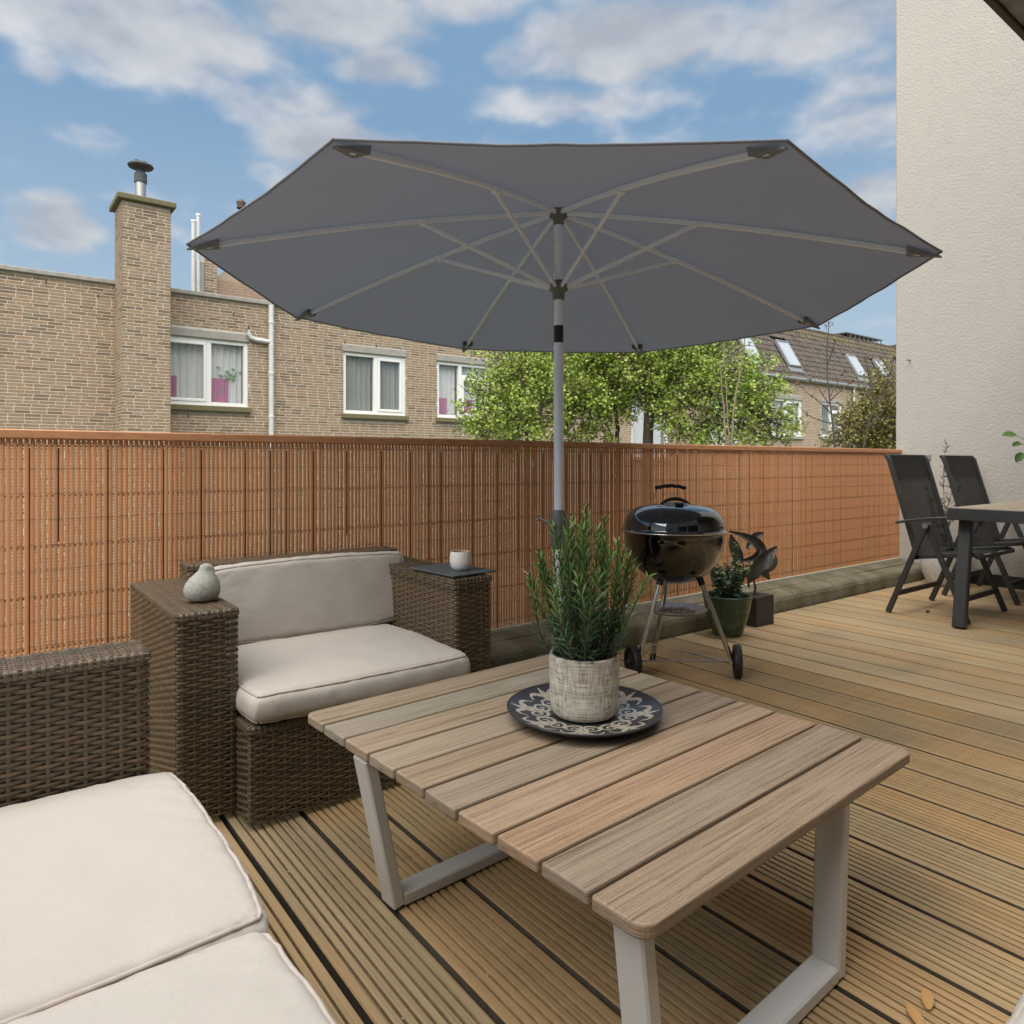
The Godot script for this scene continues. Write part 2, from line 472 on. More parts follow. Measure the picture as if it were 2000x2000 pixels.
func sky_texture() -> ImageTexture:
	var w := 2048
	var h := 1024
	var data := PackedByteArray()
	data.resize(w * h * 3)
	var n1 := FastNoiseLite.new()
	n1.seed = 7; n1.noise_type = FastNoiseLite.TYPE_SIMPLEX_SMOOTH; n1.frequency = 2.1
	n1.fractal_type = FastNoiseLite.FRACTAL_FBM; n1.fractal_octaves = 6; n1.fractal_gain = .57
	var n2 := FastNoiseLite.new()
	n2.seed = 19; n2.noise_type = FastNoiseLite.TYPE_SIMPLEX_SMOOTH; n2.frequency = .9
	n2.fractal_type = FastNoiseLite.FRACTAL_FBM; n2.fractal_octaves = 3
	# cumulus banks: azimuth east of -z, elevation, half widths in degrees, weight
	var banks := [[9.6, 28.6, 9.4, 2.9, .95], [22.8, 31.8, 8.0, 2.6, 1.05], [27.2, 28.7, 3.8, 1.5, .95], [19.8, 25.6, 6.6, 1.6, .62], [22.8, 23.4, 4.9, 1.7, 1.25], [4.7, 15.8, 2.6, 1.8, 1.05], [3.9, 24.9, 1.2, 1.1, .45], [46.8, 30.5, 8.4, 2.6, 1.15], [61.2, 29.7, 7.5, 2.4, .85], [37.8, 29.6, 2.5, 1.2, .62], [42.8, 26.8, 7.1, 1.3, .58], [64.2, 24.0, 4.1, 3.3, .62], [63.9, 18.4, 3.1, 1.8, 1.0], [33.3, 33.2, 5.4, 1.5, .85], [70.4, 25.3, 4.1, 3.3, .7], [19.8, 21.1, 2.3, 1.4, .5]]
	var hor := Color(.60, .68, .74)
	var low := Color(.40, .53, .66)
	var mid := Color(.215, .36, .55)
	var top := Color(.18, .32, .51)
	for y in h:
		var el := 90.0 - 180.0 * (y + .5) / h
		var base: Color
		if el < 0.0: base = hor
		elif el < 9.0: base = hor.lerp(low, el / 9.0)
		elif el < 25.0: base = low.lerp(mid, (el - 9.0) / 16.0)
		else: base = mid.lerp(top, minf((el - 25.0) / 45.0, 1.0))
		var ce := cos(deg_to_rad(el))
		var se := sin(deg_to_rad(el))
		for x in w:
			var c := base
			if el > -1.0:
				var az := 360.0 * (x + .5) / w
				if az > 180.0: az -= 360.0
				var d := Vector3(sin(deg_to_rad(az)) * ce, se, -cos(deg_to_rad(az)) * ce)
				# cloud noise on a flat deck overhead, so that it shortens towards the horizon
				var p := d * (2.3 / (d.y + .28))
				var f := n1.get_noise_3d(p.x, d.y * 5.0, p.z)
				var dens := 0.0
				if az > -6.0 and az < 80.0 and el < 38.0:
					for b: Array in banks:
						var u: float = (az - b[0]) / b[2]
						var v: float = (el - b[1]) / b[3]
						var r := u * u + v * v
						if r < 2.4: dens = maxf(dens, b[4] * 1.15 * (1.0 - r * .55))
					var edge := clampf(minf(az + 6.0, minf(80.0 - az, 38.0 - el)) / 6.0, 0.0, 1.0)
					var out := n2.get_noise_3d(p.x, 3.0, p.z) * 1.1 + .12
					dens = lerpf(out, dens, edge)
				else:
					dens = n2.get_noise_3d(p.x, 3.0, p.z) * 1.1 + .12
				var k := smoothstep(.0, 1.08, dens + f * .95)
				if k > 0.0:
					var lightness := clampf(.42 + f * .9 - (dens - .6) * .4, 0.0, 1.0)
					var cl := Color(.43, .455, .51).lerp(Color(.70, .71, .73), lightness)
					c = base.lerp(cl, k * .88)
			var q := c.linear_to_srgb()
			var o := (y * w + x) * 3
			data[o] = int(q.r * 255.0); data[o + 1] = int(q.g * 255.0); data[o + 2] = int(q.b * 255.0)
	return ImageTexture.create_from_image(Image.create_from_data(w, h, false, Image.FORMAT_RGB8, data))

func structure(o: Node) -> Node:
	o.set_meta("kind", "structure")
	return o

func part_node(called: String, parent: Node) -> Node3D:
	var o := Node3D.new()
	o.name = called
	parent.add_child(o, true)
	return o

func setting() -> void:
	# ---- garden ground one storey below
	var m := MB.new()
	m.quad(Vector3(-300, -3, 60), Vector3(400, -3, 60), Vector3(400, -3, -400), Vector3(-300, -3, -400), Vector3.UP)
	structure(build(m, "ground", M.ground, self))
	# ---- slab that carries the terrace
	m = MB.new()
	m.bx(Vector3(1.9, -1.6, -.8), Vector3(10.6, 2.8, 4.7), .01)
	structure(build(m, "terrace_slab", M.under, self))
	# ---- deck
	var deck := Node3D.new()
	deck.name = numbered("deck")
	add_child(deck)
	structure(deck)
	var tone := FastNoiseLite.new()
	tone.seed = 3; tone.frequency = .9; tone.fractal_octaves = 3
	var screw := MB.new()
	screw.lathe(PackedVector2Array([Vector2(.0042, -.002), Vector2(.0042, .0006), Vector2(.0032, .001), Vector2(.0014, .001), Vector2(.001, .0002), Vector2(.0, .0002)]), 8)
	var screw_mesh := screw.mesh()
	for k in range(-15, 28):
		var xa := 1.574 + .196 * k + .0075
		var xb := minf(xa + .181, 6.872)
		if xb - xa < .03: continue
		m = MB.new()
		var w := xb - xa
		var ribbed := xb < 3.4
		var pr := PackedVector2Array()
		pr.append(Vector2(0, -.036)); pr.append(Vector2(0, -.0022)); pr.append(Vector2(.002, -.0002))
		if ribbed:
			var pitch := (w - .008) / 8.0
			for r in 8:
				var a := .004 + r * pitch
				if r > 0:
					pr.append(Vector2(a - .0026, -.019)); pr.append(Vector2(a + .0026, -.019)); pr.append(Vector2(a + .0031, -.0010))
				pr.append(Vector2(a + .0046 if r > 0 else a + .002, 0)); pr.append(Vector2(a + pitch - (.0046 if r < 7 else .002), 0))
				if r < 7: pr.append(Vector2(a + pitch - .0031, -.0010))
		else:
			pr.append(Vector2(.006, 0)); pr.append(Vector2(w - .006, 0))
		pr.append(Vector2(w - .002, -.0002)); pr.append(Vector2(w, -.0022)); pr.append(Vector2(w, -.036))
		var z0 := -2.785
		var z1 := 1.48
		var nz := 44
		var bt := rng.randf()
		var warm := Color(.50, .335, .16).lerp(Color(.45, .345, .20), bt)
		if rng.randf() < .22: warm = Color(.55, .37, .185)
		if not ribbed: warm = warm.lerp(Color(.60, .475, .295), .5)
		var bright := rng.randf_range(.80, 1.0)
		var off := rng.randf() * 50.0
		for q in pr.size() - 1:
			var a := pr[q]
			var b := pr[q + 1]
			var nn := Vector3(-(b.y - a.y), b.x - a.x, 0).normalized()
			if q == 0: nn = Vector3.LEFT
			if q == pr.size() - 2: nn = Vector3.RIGHT
			var s := m.v.size()
			for z in nz + 1:
				var zz := lerpf(z0, z1, float(z) / nz)
				for e in 2:
					var pt := a if e == 0 else b
					var t1 := tone.get_noise_2d((xa + pt.x) * 3.0 + off, zz * .8)
					var t2 := tone.get_noise_2d((xa + pt.x) * 1.6 + 40.0, zz * 1.3 + 9.0)
					var c := warm.lerp(Color(.55, .34, .15), clampf(t1 * 1.4, 0, .65))
					c = c.lerp(Color(.33, .27, .17), clampf(t2 * 1.8 - .3, 0, .65))
					# sawn edges: darker grey-black tone, patchy along the board
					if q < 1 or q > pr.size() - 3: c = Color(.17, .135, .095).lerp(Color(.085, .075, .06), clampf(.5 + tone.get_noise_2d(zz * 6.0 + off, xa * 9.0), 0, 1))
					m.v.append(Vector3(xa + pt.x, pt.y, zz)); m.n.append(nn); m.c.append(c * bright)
			for z in nz:
				var p := s + z * 2
				m.i.append_array(PackedInt32Array([p, p + 3, p + 1, p, p + 2, p + 3]))
		for z: float in [z0, z1]:
			for q in pr.size() - 1:
				m.col = warm * bright * .8
				m.tri(Vector3(xa + pr[q].x, pr[q].y, z), Vector3(xa + pr[q + 1].x, pr[q + 1].y, z), Vector3(xa + w * .5, -.036, z), Vector3(0, 0, signf(z - .1)))
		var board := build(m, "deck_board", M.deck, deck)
		if k >= -6 and k < 8:
			for zs: float in [-.59, -1.195, -1.8]:
				for xs: float in [.048, .146]:
					var sc := put(screw_mesh, "screw", M.screw, board)
					sc.position = Vector3(xa + xs + rng.randf_range(-.004, .004), -.0045, zs + rng.randf_range(-.008, .008))
	# ---- kerb of sloping stones along the fence
	var kerb := Node3D.new()
	kerb.name = numbered("kerb")
	add_child(kerb)
	structure(kerb)
	var turn := Transform3D(Basis(Vector3(0, 0, -1), Vector3.UP, Vector3.RIGHT), Vector3.ZERO)
	var front := PackedVector2Array([Vector2(2.795, -.10), Vector2(2.795, .02), Vector2(2.799, .075), Vector2(2.808, .098), Vector2(2.824, .112), Vector2(2.85, .119), Vector2(2.922, .130), Vector2(2.926, .126), Vector2(2.926, -.10)])
	var back := PackedVector2Array([Vector2(2.929, -.10), Vector2(2.929, .131), Vector2(2.933, .135), Vector2(3.025, .150), Vector2(3.025, -.10)])
	var x := -1.6
	while x < 6.87:
		var x2 := minf(x + rng.randf_range(.48, .56), 6.872)
		m = MB.new()
		m.extrude(front, x + .002, x2 - .002, turn)
		var st := build(m, "kerb_stone", M.kerb, kerb)
		st.position.y = rng.randf_range(-.003, .003)
		x = x2
	x = -1.6
	while x < 6.87:
		var x2 := minf(x + rng.randf_range(.9, 1.1), 6.872)
		m = MB.new()
		m.extrude(back, x + .001, x2 - .001, turn)
		build(m, "coping_stone", M.kerb, kerb)
		x = x2
	m = MB.new()
	m.bx(Vector3(2.64, .154, -3.046), Vector3(8.44, .022, .036), .002)
	build(m, "flashing", M.flashing, kerb)
	m = MB.new()
	m.bx(Vector3(2.64, -1.45, -3.09), Vector3(8.44, 3.1, .125), .002)
	build(m, "outer_wall", M.concrete, kerb)
	# ---- tall plastered wall on the right
	var wall := thing("plaster_wall", "tall cream rough-plastered house wall at the right end of the terrace", "wall")
	m = MB.new()
	m.bx(Vector3(7.13, 3.0, -.75), Vector3(.5, 10.0, 4.68), .008)
	build(m, "wall", M.stucco, wall)
	m = MB.new()
	m.bx(Vector3(6.871, .05, -.65), Vector3(.016, .10, 4.26), .002)
	build(m, "skirting", M.black_plastic, wall)
	# ---- the house that the terrace belongs to, behind the camera
	var house := thing("terrace_house", "plastered house front with dark glass doors behind the terrace", "house")
	m = MB.new()
	for r in [[-6.5, -.6, 0.0, 6.4], [3.2, 6.88, 0.0, 6.4], [-.6, 3.2, 2.35, 6.4]]:
		m.bx(Vector3((r[0] + r[1]) * .5, (r[2] + r[3]) * .5, 1.65), Vector3(r[1] - r[0], r[3] - r[2], .3))
	build(m, "wall", M.house_stucco, house)
	m = MB.new()
	m.bx(Vector3(1.3, 1.15, 1.75), Vector3(3.8, 2.3, .02))
	build(m, "door_glass", mat(lin(.03, .035, .04), .05), house)
	m = MB.new()
	for xx: float in [-.55, 1.3, 3.15]: m.bx(Vector3(xx, 1.15, 1.70), Vector3(.1, 2.3, .06), .004)
	for yy: float in [.05, 2.28]: m.bx(Vector3(1.3, yy, 1.69), Vector3(3.6, .1, .06), .004)
	build(m, "door_frame", M.frame_white, house)
	m = MB.new()
	m.bx(Vector3(5.16, 3.16, .16), Vector3(3.42, .2, 2.66), .004)
	build(m, "canopy", M.soffit, house)
	m = MB.new()
	m.bx(Vector3(5.16, 3.14, -1.185), Vector3(3.42, .19, .03), .003)
	build(m, "fascia", M.fascia, house)
	# ---- small metal bits on the plaster wall
	var br := thing("wall_bracket", "small steel bracket screwed to the plaster wall above the left chair", "bracket", Vector3(6.88, 1.09, -2.82))
	m = MB.new()
	m.bx(Vector3(-.004, 0, 0), Vector3(.008, .055, .075), .002)
	build(m, "plate", M.galv, br)
	m = MB.new()
	m.rod(Vector3(-.004, .012, 0), Vector3(-.075, .012, -.019), .006)
	build(m, "pin", M.galv, br)
	var hk := thing("wall_hook", "tiny rusty hook sticking out high on the plaster wall", "hook", Vector3(6.88, 1.985, -2.96))
	m = MB.new()
	m.tube(PackedVector3Array([Vector3(.01, 0, 0), Vector3(-.05, 0, 0), Vector3(-.06, -.012, 0)]), PackedFloat32Array([.005, .005, .004]), 6)
	build(m, "hook", M.fascia, hk)

func fence() -> void:
	var f := thing("slat_fence", "orange brown screen of thin upright tubes with a flat top rail", "fence", Vector3(0, 0, -3.05))
	var meshes := []
	for k in 3:
		var m := MB.new()
		m.tube(PackedVector3Array([Vector3(0, .165, 0), Vector3(0, 1.134, 0)]), PackedFloat32Array([.0074, .0073]), 10, false, .36, Vector3(0, 0, 1))
		meshes.append(m.mesh())
	var rest := MB.new()
	var n := 0
	var x := -.75
	var seams := MB.new()
	var ties := []
	for q in 6: ties.append(MB.new())
	var next_seam := 4
	while x < 6.865:
		var lean := rng.randf_range(-.0009, .0009)
		var kk := rng.randi() % 3
		var px := x + rng.randf_range(-.0004, .0004)
		if x > -.05 and n < 300:
			var s := put(meshes[kk], "slat", M.slat[rng.randi() % 5], f)
			s.position = Vector3(px, 0, rng.randf_range(-.0012, .0012))
			s.rotation.z = lean * .5
			n += 1
		else:
			rest.tube(PackedVector3Array([Vector3(px, .165, 0), Vector3(px + lean * .5, 1.134, 0)]), PackedFloat32Array([.0074, .0073]), 8, false, .36, Vector3(0, 0, 1))
		for q in 6:
			var y := 1.108 - .182 * q
			ties[q].bx(Vector3(x + .00875, y + rng.randf_range(-.001, .001), .0), Vector3(.005, .0062, .003), .001)
		next_seam -= 1
		if next_seam <= 0:
			var y0 := .165 if rng.randf() < .7 else rng.randf_range(.3, .8)
			seams.bx(Vector3(x + .00875, (y0 + 1.10) * .5, -.0005), Vector3(.0048, 1.10 - y0, .002))
			next_seam = rng.randi_range(4, 11)
		x += .0175
	build(rest, "slats_rest", M.slat[0], f, "stuff")
	build(seams, "dark_seams", M.tie, f, "stuff")
	for q in 6: build(ties[q], "tie_row", M.tie, f, "stuff")
	for q in 11:
		var y := 1.116 - .091 * q
		var m := MB.new()
		var p := PackedVector3Array()
		var r := PackedFloat32Array()
		for s in 60:
			p.append(Vector3(-.75 + 7.62 * s / 59.0, y + sin(s * 1.7 + q) * .002 + rng.randf_range(-.001, .001), .0025))
			r.append(.0006)
		m.tube(p, r, 4, false)
		build(m, "wire", M.wire, f)
	var m := MB.new()
	m.bx(Vector3(3.06, 1.1485, 0), Vector3(7.64, .034, .034), .004)
	build(m, "top_rail", M.cap, f)

# bricks on one face; frame x: u = x axis, v = y axis, outwards = z axis
func brick_list(width: float, height: float, holes: Array) -> Array:
	var out := []
	var rows := int(height / .055)
	for r in rows:
		var v := (r + .5) * .055
		var u := -((r % 2) * .5 + rng.randf() * .22) * .227
		while u < width:
			var l := .213 if rng.randf() < .92 else .102
			var a := maxf(u, 0.0)
			var b := minf(u + l, width)
			u += l + .014
			var segs := [[a, b]]
			for hh: Array in holes:
				if v + .022 > hh[2] and v - .022 < hh[3]:
					var nx := []
					for s: Array in segs:
						if s[1] <= hh[0] or s[0] >= hh[1]: nx.append(s)
						else:
							if s[0] < hh[0]: nx.append([s[0], hh[0]])
							if s[1] > hh[1]: nx.append([hh[1], s[1]])
					segs = nx
			for s: Array in segs:
				if s[1] - s[0] > .02: out.append([(s[0] + s[1]) * .5, v, s[1] - s[0]])
	return out

func brick_into(m: MB, x: Transform3D, b: Array, dep: float) -> void:
	var h := Vector3(b[2] * .5, .0190, dep)
	var o := Vector3(b[0], b[1], 0)
	var z := Vector3(0, 0, dep)
	var p00 := x * (o + Vector3(-h.x, -h.y, 0)); var p10 := x * (o + Vector3(h.x, -h.y, 0))
	var p11 := x * (o + Vector3(h.x, h.y, 0)); var p01 := x * (o + Vector3(-h.x, h.y, 0))
	var d := x.basis * z
	m.quad(p00 + d, p10 + d, p11 + d, p01 + d, x.basis.z)
	m.quad(p01, p11, p11 + d, p01 + d, x.basis.y)
	m.quad(p00, p10, p10 + d, p00 + d, -x.basis.y)
	m.quad(p00, p01, p01 + d, p00 + d, -x.basis.x)
	m.quad(p10, p11, p11 + d, p10 + d, x.basis.x)

func brick_colour(pink := 0.0) -> Color:
	var q := rng.randf()
	var c := Color(.29, .205, .12).lerp(Color(.36, .255, .155), q)
	if rng.randf() < .16: c = Color(.215, .152, .09)
	if rng.randf() < .10: c = Color(.37, .24, .135)
	return c.lerp(Color(.44, .31, .215), pink)

var wall_bricks := []

func brick_face(house: Node3D, wallnode: Node3D, x: Transform3D, width: float, height: float, holes: Array, single_above: float, pink := 0.0) -> void:
	var rest := MB.new()
	for b in brick_list(width, height, holes):
		var at: Vector3 = x * Vector3(b[0], b[1], 0)
		var c := brick_colour(pink)
		if at.y > single_above: wall_bricks.append([at.distance_to(Vector3(0, 1.05, 0)), x, b, c, wallnode])
		else:
			rest.col = c
			brick_into(rest, x, b, .005)
	build(rest, "bricks_rest", M.brick, wallnode, "stuff")

func house_window(parent: Node3D, x0: float, x1: float, y0: float, y1: float, z: float, split: float, curtain: Material, lower := 0.0, transom := false, open_side := 1) -> void:
	var w := part_node("window", parent)
	w.position = Vector3(x0, y0, z)
	var W := x1 - x0
	var H := y1 - y0
	var fw := .075
	var m := MB.new()
	for r in [[0.0, W, 0.0, fw], [0.0, W, H - fw, H], [0.0, fw, fw, H - fw], [W - fw, W, fw, H - fw], [split * W - .045, split * W + .045, fw, H - fw]]:
		m.bx(Vector3((r[0] + r[1]) * .5, (r[2] + r[3]) * .5, -.06), Vector3(r[1] - r[0], r[3] - r[2], .09), .006)
	build(m, "frame", M.frame_white, w)
	var cells := [[fw, split * W - .045], [split * W + .045, W - fw]]
	for k in 2:
		var a: float = cells[k][0]
		var b: float = cells[k][1]
		var top := H - fw
		if transom and k == 1:
			m = MB.new()
			m.bx(Vector3((a + b) * .5, H * .76, -.06), Vector3(b - a, .075, .085), .005)
			build(m, "transom", M.frame_white, w)
			m = MB.new()
			m.bx(Vector3((a + b) * .5, (H * .76 + .0375 + top) * .5, -.085), Vector3(b - a, top - H * .76 - .0375, .006))
			build(m, "pane", M.glass, w)
			top = H * .76 - .0375
		if k == open_side:
			m = MB.new()
			var sw := .055
			for r in [[a, b, fw, fw + sw], [a, b, top - sw, top], [a, a + sw, fw + sw, top - sw], [b - sw, b, fw + sw, top - sw]]:
				m.bx(Vector3((r[0] + r[1]) * .5, (r[2] + r[3]) * .5, -.035), Vector3(r[1] - r[0] - .003, r[3] - r[2], .07), .008)
			build(m, "sash", M.frame_white, w)
			a += sw; b -= sw
			m = MB.new()
			m.bx(Vector3((a + b) * .5, (fw + sw + top - sw) * .5, -.06), Vector3(b - a, top - fw - 2 * sw, .006))
		else:
			m = MB.new()
			m.bx(Vector3((a + b) * .5, (fw + top) * .5, -.085), Vector3(b - a, top - fw, .006))
		build(m, "pane", M.glass, w)
	# curtain hanging in folds behind the panes
	for k in (2 if curtain else 0):
		var a: float = cells[k][0]
		var b: float = cells[k][1]
		var bands := [[fw, H - fw, curtain]]
		if lower > 0.0: bands = [[fw, fw + lower, M.pink], [fw, H - fw, curtain]]
		for q: Array in bands:
			var bb := b
			if q[2] == M.pink: bb = lerpf(a, b, .58)
			var p := PackedVector3Array()
			var cols := 56
			for r in 2:
				for s in cols:
					var u := float(s) / (cols - 1)
					p.append(Vector3(lerpf(a, bb, u), q[0] if r == 0 else q[1], -.19 + .022 * sin(u * 52.0 * (bb - a) + k * 2.0) + .008 * sin(u * 17.0 + r) + (.025 if q[2] == M.pink else 0.0)))
			m = MB.new()
			m.grid(p, 2, cols, Vector3(0, 0, 1))
			build(m, "curtain", q[2], w)
	m = MB.new()
	m.bx(Vector3(W * .5, H * .5, -.6), Vector3(W + .3, H + .3, .01))
	for r in [[-.14, H * .5], [W + .14, H * .5]]: m.bx(Vector3(r[0], r[1], -.36), Vector3(.01, H + .3, .48))
	m.bx(Vector3(W * .5, -.14, -.36), Vector3(W + .3, .01, .48))
	m.bx(Vector3(W * .5, H + .14, -.36), Vector3(W + .3, .01, .48))
	build(m, "interior", M.room, w)

func wall_block(parent: Node, x0: float, x1: float, y0: float, y1: float, zf: float, thick: float, holes: Array) -> Node3D:
	# mortar wall with real openings, as strips between the holes
	var m := MB.new()
	var xs := [x0, x1]
	for h: Array in holes:
		xs.append(h[0]); xs.append(h[1])
	xs.sort()
	for k in xs.size() - 1:
		var a: float = xs[k]
		var b: float = xs[k + 1]
		if b - a < .001: continue
		var mid := (a + b) * .5
		var ys := [[y0, y1]]
		for h: Array in holes:
			if mid > h[0] and mid < h[1]:
				ys = [[y0, h[2]], [h[3], y1]]
		for y: Array in ys: m.bx(Vector3(mid, (y[0] + y[1]) * .5, zf - thick * .5), Vector3(b - a, y[1] - y[0], thick))
	return build(m, "wall", M.mortar, parent)

func buildings() -> void:
	# ---- flat-roofed brick house opposite
	var zf := -14.0
	var A := thing("brick_house", "flat-roofed tan brick house with a tall chimney beyond the fence", "house", Vector3.ZERO)
	var wins := [[2.30, 4.28, 2.11, 3.36], [6.24, 7.72, 2.08, 3.38], [8.54, 10.02, 2.08, 3.38]]
	var wall := wall_block(A, -2.0, 12.6, -3.0, 4.13, zf - .008, .25, wins)
	var holes := []
	for h: Array in wins: holes.append([h[0] + 2.0, h[1] + 2.0, h[2] + 3.0 - .14, h[3] + 3.0 + .15])
	brick_face(A, wall, Transform3D(Basis.IDENTITY, Vector3(-2.0, -3.0, zf - .008)), 14.6, 7.13, holes, 1.55)
	var m := MB.new()
	m.bx(Vector3(5.3, 4.165, zf - .09), Vector3(14.7, .075, .30), .008)
	build(m, "coping", M.concrete, A)
	for k in 3:
		var h: Array = wins[k]
		m = MB.new()
		m.bx(Vector3((h[0] + h[1]) * .5, h[3] + .075, zf - .06), Vector3(h[1] - h[0] + .04, .145, .16), .006)
		build(m, "lintel", M.concrete, A)
		m = MB.new()
		m.bx(Vector3((h[0] + h[1]) * .5, h[2] - .065, zf - .02), Vector3(h[1] - h[0] + .08, .10, .22), .01)
		build(m, "sill", M.mossy, A)
		if k == 0: house_window(A, h[0], h[1], h[2] - .012, h[3], zf - .02, .64, M.curtain, .47, false, 0)
		elif k == 1: house_window(A, h[0], h[1], h[2] - .012, h[3], zf - .02, .52, M.lace, 0.0, false, 1)
		else: house_window(A, h[0], h[1], h[2] - .012, h[3], zf - .02, .44, M.curtain, .4, true, 1)
	# leafy houseplant behind the first window's glass
	m = MB.new()
	for q in 16:
		var a := Vector3(3.98 + rng.randf_range(-.22, .16), 2.35 + rng.randf() * .62, zf - .17)
		var d := Vector3(rng.randf_range(-.12, .12), rng.randf_range(-.02, .06), 0)
		m.quad(a, a + d * .5 + Vector3(0, .03, .004), a + d, a + d * .5 - Vector3(0, .03, -.004), Vector3(0, 0, 1))
	build(m, "houseplant", M.houseplant, A)
	# chimney
	var ch := part_node("chimney", A)
	m = MB.new()
	m.bx(Vector3(2.375, 1.2, -13.642), Vector3(.735, 8.4, .728))
	var chw := build(m, "stack", M.mortar, ch)
	brick_face(A, ch, Transform3D(Basis.IDENTITY, Vector3(2.0, -3.0, -13.278)), .75, 8.4, [], 1.5)
	brick_face(A, ch, Transform3D(Basis(Vector3(0, 0, 1), Vector3.UP, Vector3(-1, 0, 0)), Vector3(2.008, -3.0, -14.0)), .73, 8.4, [], 99.0)
	brick_face(A, ch, Transform3D(Basis(Vector3(0, 0, -1), Vector3.UP, Vector3(1, 0, 0)), Vector3(2.742, -3.0, -13.27)), .73, 8.4, [], 99.0)
	m = MB.new()
	m.bx(Vector3(2.375, 5.455, -13.64), Vector3(.90, .10, .90), .015)
	build(m, "cap_slab", M.mossy, ch)
	m = MB.new()
	m.lathe(PackedVector2Array([Vector2(.085, 5.5), Vector2(.085, 5.86), Vector2(.078, 5.87)]), 20, Vector3(2.33, 0, -13.55))
	build(m, "flue_pipe", M.galv, ch)
	m = MB.new()
	m.lathe(PackedVector2Array([Vector2(.10, 5.84), Vector2(.10, 5.99), Vector2(.07, 6.02), Vector2(.06, 6.06), Vector2(.09, 6.08), Vector2(.19, 6.10), Vector2(.205, 6.125), Vector2(.19, 6.15), Vector2(.0, 6.155)]), 24, Vector3(2.33, 0, -13.55))
	for s: float in [-.055, .06]: m.bx(Vector3(2.33 + s, 6.18, -13.55), Vector3(.07, .09, .07), .01)
	build(m, "cowl", M.roof_dark, ch)
	# white drainpipe with a side branch
	m = MB.new()
	m.tube(PackedVector3Array([Vector3(4.70, -3, zf + .07), Vector3(4.70, 4.12, zf + .07)]), PackedFloat32Array([.052, .052]), 12)
	for y: float in [1.9, 2.75, 3.75]: m.lathe(PackedVector2Array([Vector2(.053, y), Vector2(.06, y + .01), Vector2(.06, y + .06), Vector2(.053, y + .07)]), 12, Vector3(4.70, 0, zf + .07))
	m.tube(PackedVector3Array([Vector3(4.27, 3.70, zf + .06), Vector3(4.27, 3.52, zf + .06), Vector3(4.31, 3.45, zf + .06), Vector3(4.40, 3.42, zf + .06), Vector3(4.67, 3.40, zf + .07)]), PackedFloat32Array([.045, .045, .045, .045, .045]), 10)
	build(m, "drainpipe", M.white_pipe, A)
	# weep holes and small anchors as dark slots
	for p in [[2.62, 3.93], [4.0, 3.88], [2.5, 1.92], [3.2, 1.90], [1.0, 4.02], [1.75, 3.9], [6.28, 3.57], [7.0, 3.56], [7.6, 3.53]]:
		m = MB.new()
		m.bx(Vector3(p[0], p[1], zf + .002), Vector3(.014, .06, .012), .002)
		build(m, "weep_hole", M.tie, A)
	# raised part set back on the flat roof
	m = MB.new()
	m.extrude(PackedVector2Array([Vector2(3.96, 4.1), Vector2(10.0, 4.1), Vector2(10.0, 6.0), Vector2(5.2, 6.0), Vector2(3.96, 4.78)]), -15.35, -15.05)
	var up := build(m, "upper_wall", M.gable, A)
	brick_face(A, up, Transform3D(Basis.IDENTITY, Vector3(3.96, 4.1, -15.05)), 1.6, .7, [], 99.0, .8)
	m = MB.new()
	m.bx(Vector3(5.3, 4.06, -19.0), Vector3(14.6, .1, 9.6))
	build(m, "flat_roof", M.roof_dark, A)
	var RC := thing("rooftop_chimney", "squat brown brick stack with two pale flue pipes on the flat roof", "chimney", Vector3(3.84, 4.11, -15.3))
	m = MB.new()
	m.bx(Vector3(.0, .68, .2), Vector3(.24, 1.36, .3))
	var rcs := build(m, "stack", M.mortar, RC)
	brick_face(RC, RC, Transform3D(Basis.IDENTITY, Vector3(-.12, 0, .35)), .24, 1.36, [], 99.0)
	m = MB.new()
	m.bx(Vector3(-.20, .45, .25), Vector3(.15, .95, .2), .01)
	build(m, "duct", M.concrete, RC)
	for q in [[-.335, 1.66], [-.245, 1.80]]:
		m = MB.new()
		m.rod(Vector3(q[0], 0, .36), Vector3(q[0], q[1], .36), .038, 10)
		m.lathe(PackedVector2Array([Vector2(.038, q[1]), Vector2(.046, q[1] + .01), Vector2(.046, q[1] + .05), Vector2(0, q[1] + .055)]), 10, Vector3(q[0], 0, .36))
		build(m, "pipe", M.white_pipe, RC)
	var cp := thing("chimney_pot", "small brown chimney pot peeking over the left edge of the parasol", "chimney pot", Vector3(4.5, 6.34, -15.2))
	m = MB.new()
	m.lathe(PackedVector2Array([Vector2(.09, 0), Vector2(.08, .10), Vector2(.10, .12), Vector2(.05, .18), Vector2(0, .18)]), 12)
	build(m, "pot", M.fascia, cp)
	# ---- house with the steep tiled roof further along
	var B := thing("tiled_house", "brick house with a steep brown tiled roof and skylights at right", "house", Vector3.ZERO)
	wins = [[15.0, 16.6, 1.2, 3.26], [18.6, 20.0, 1.5, 3.26], [21.9, 23.9, 1.98, 3.26], [25.22, 26.7, 2.0, 3.28]]
	wall = wall_block(B, 12.62, 42.0, -3.0, 4.0, zf - .008, .25, wins)
	holes = []
	for h: Array in wins: holes.append([h[0] - 12.62, h[1] - 12.62, h[2] + 3.0 - .12, h[3] + 3.0 + .15])
	brick_face(B, wall, Transform3D(Basis.IDENTITY, Vector3(12.62, -3.0, zf - .008)), 19.0, 6.95, holes, 99.0, .45)
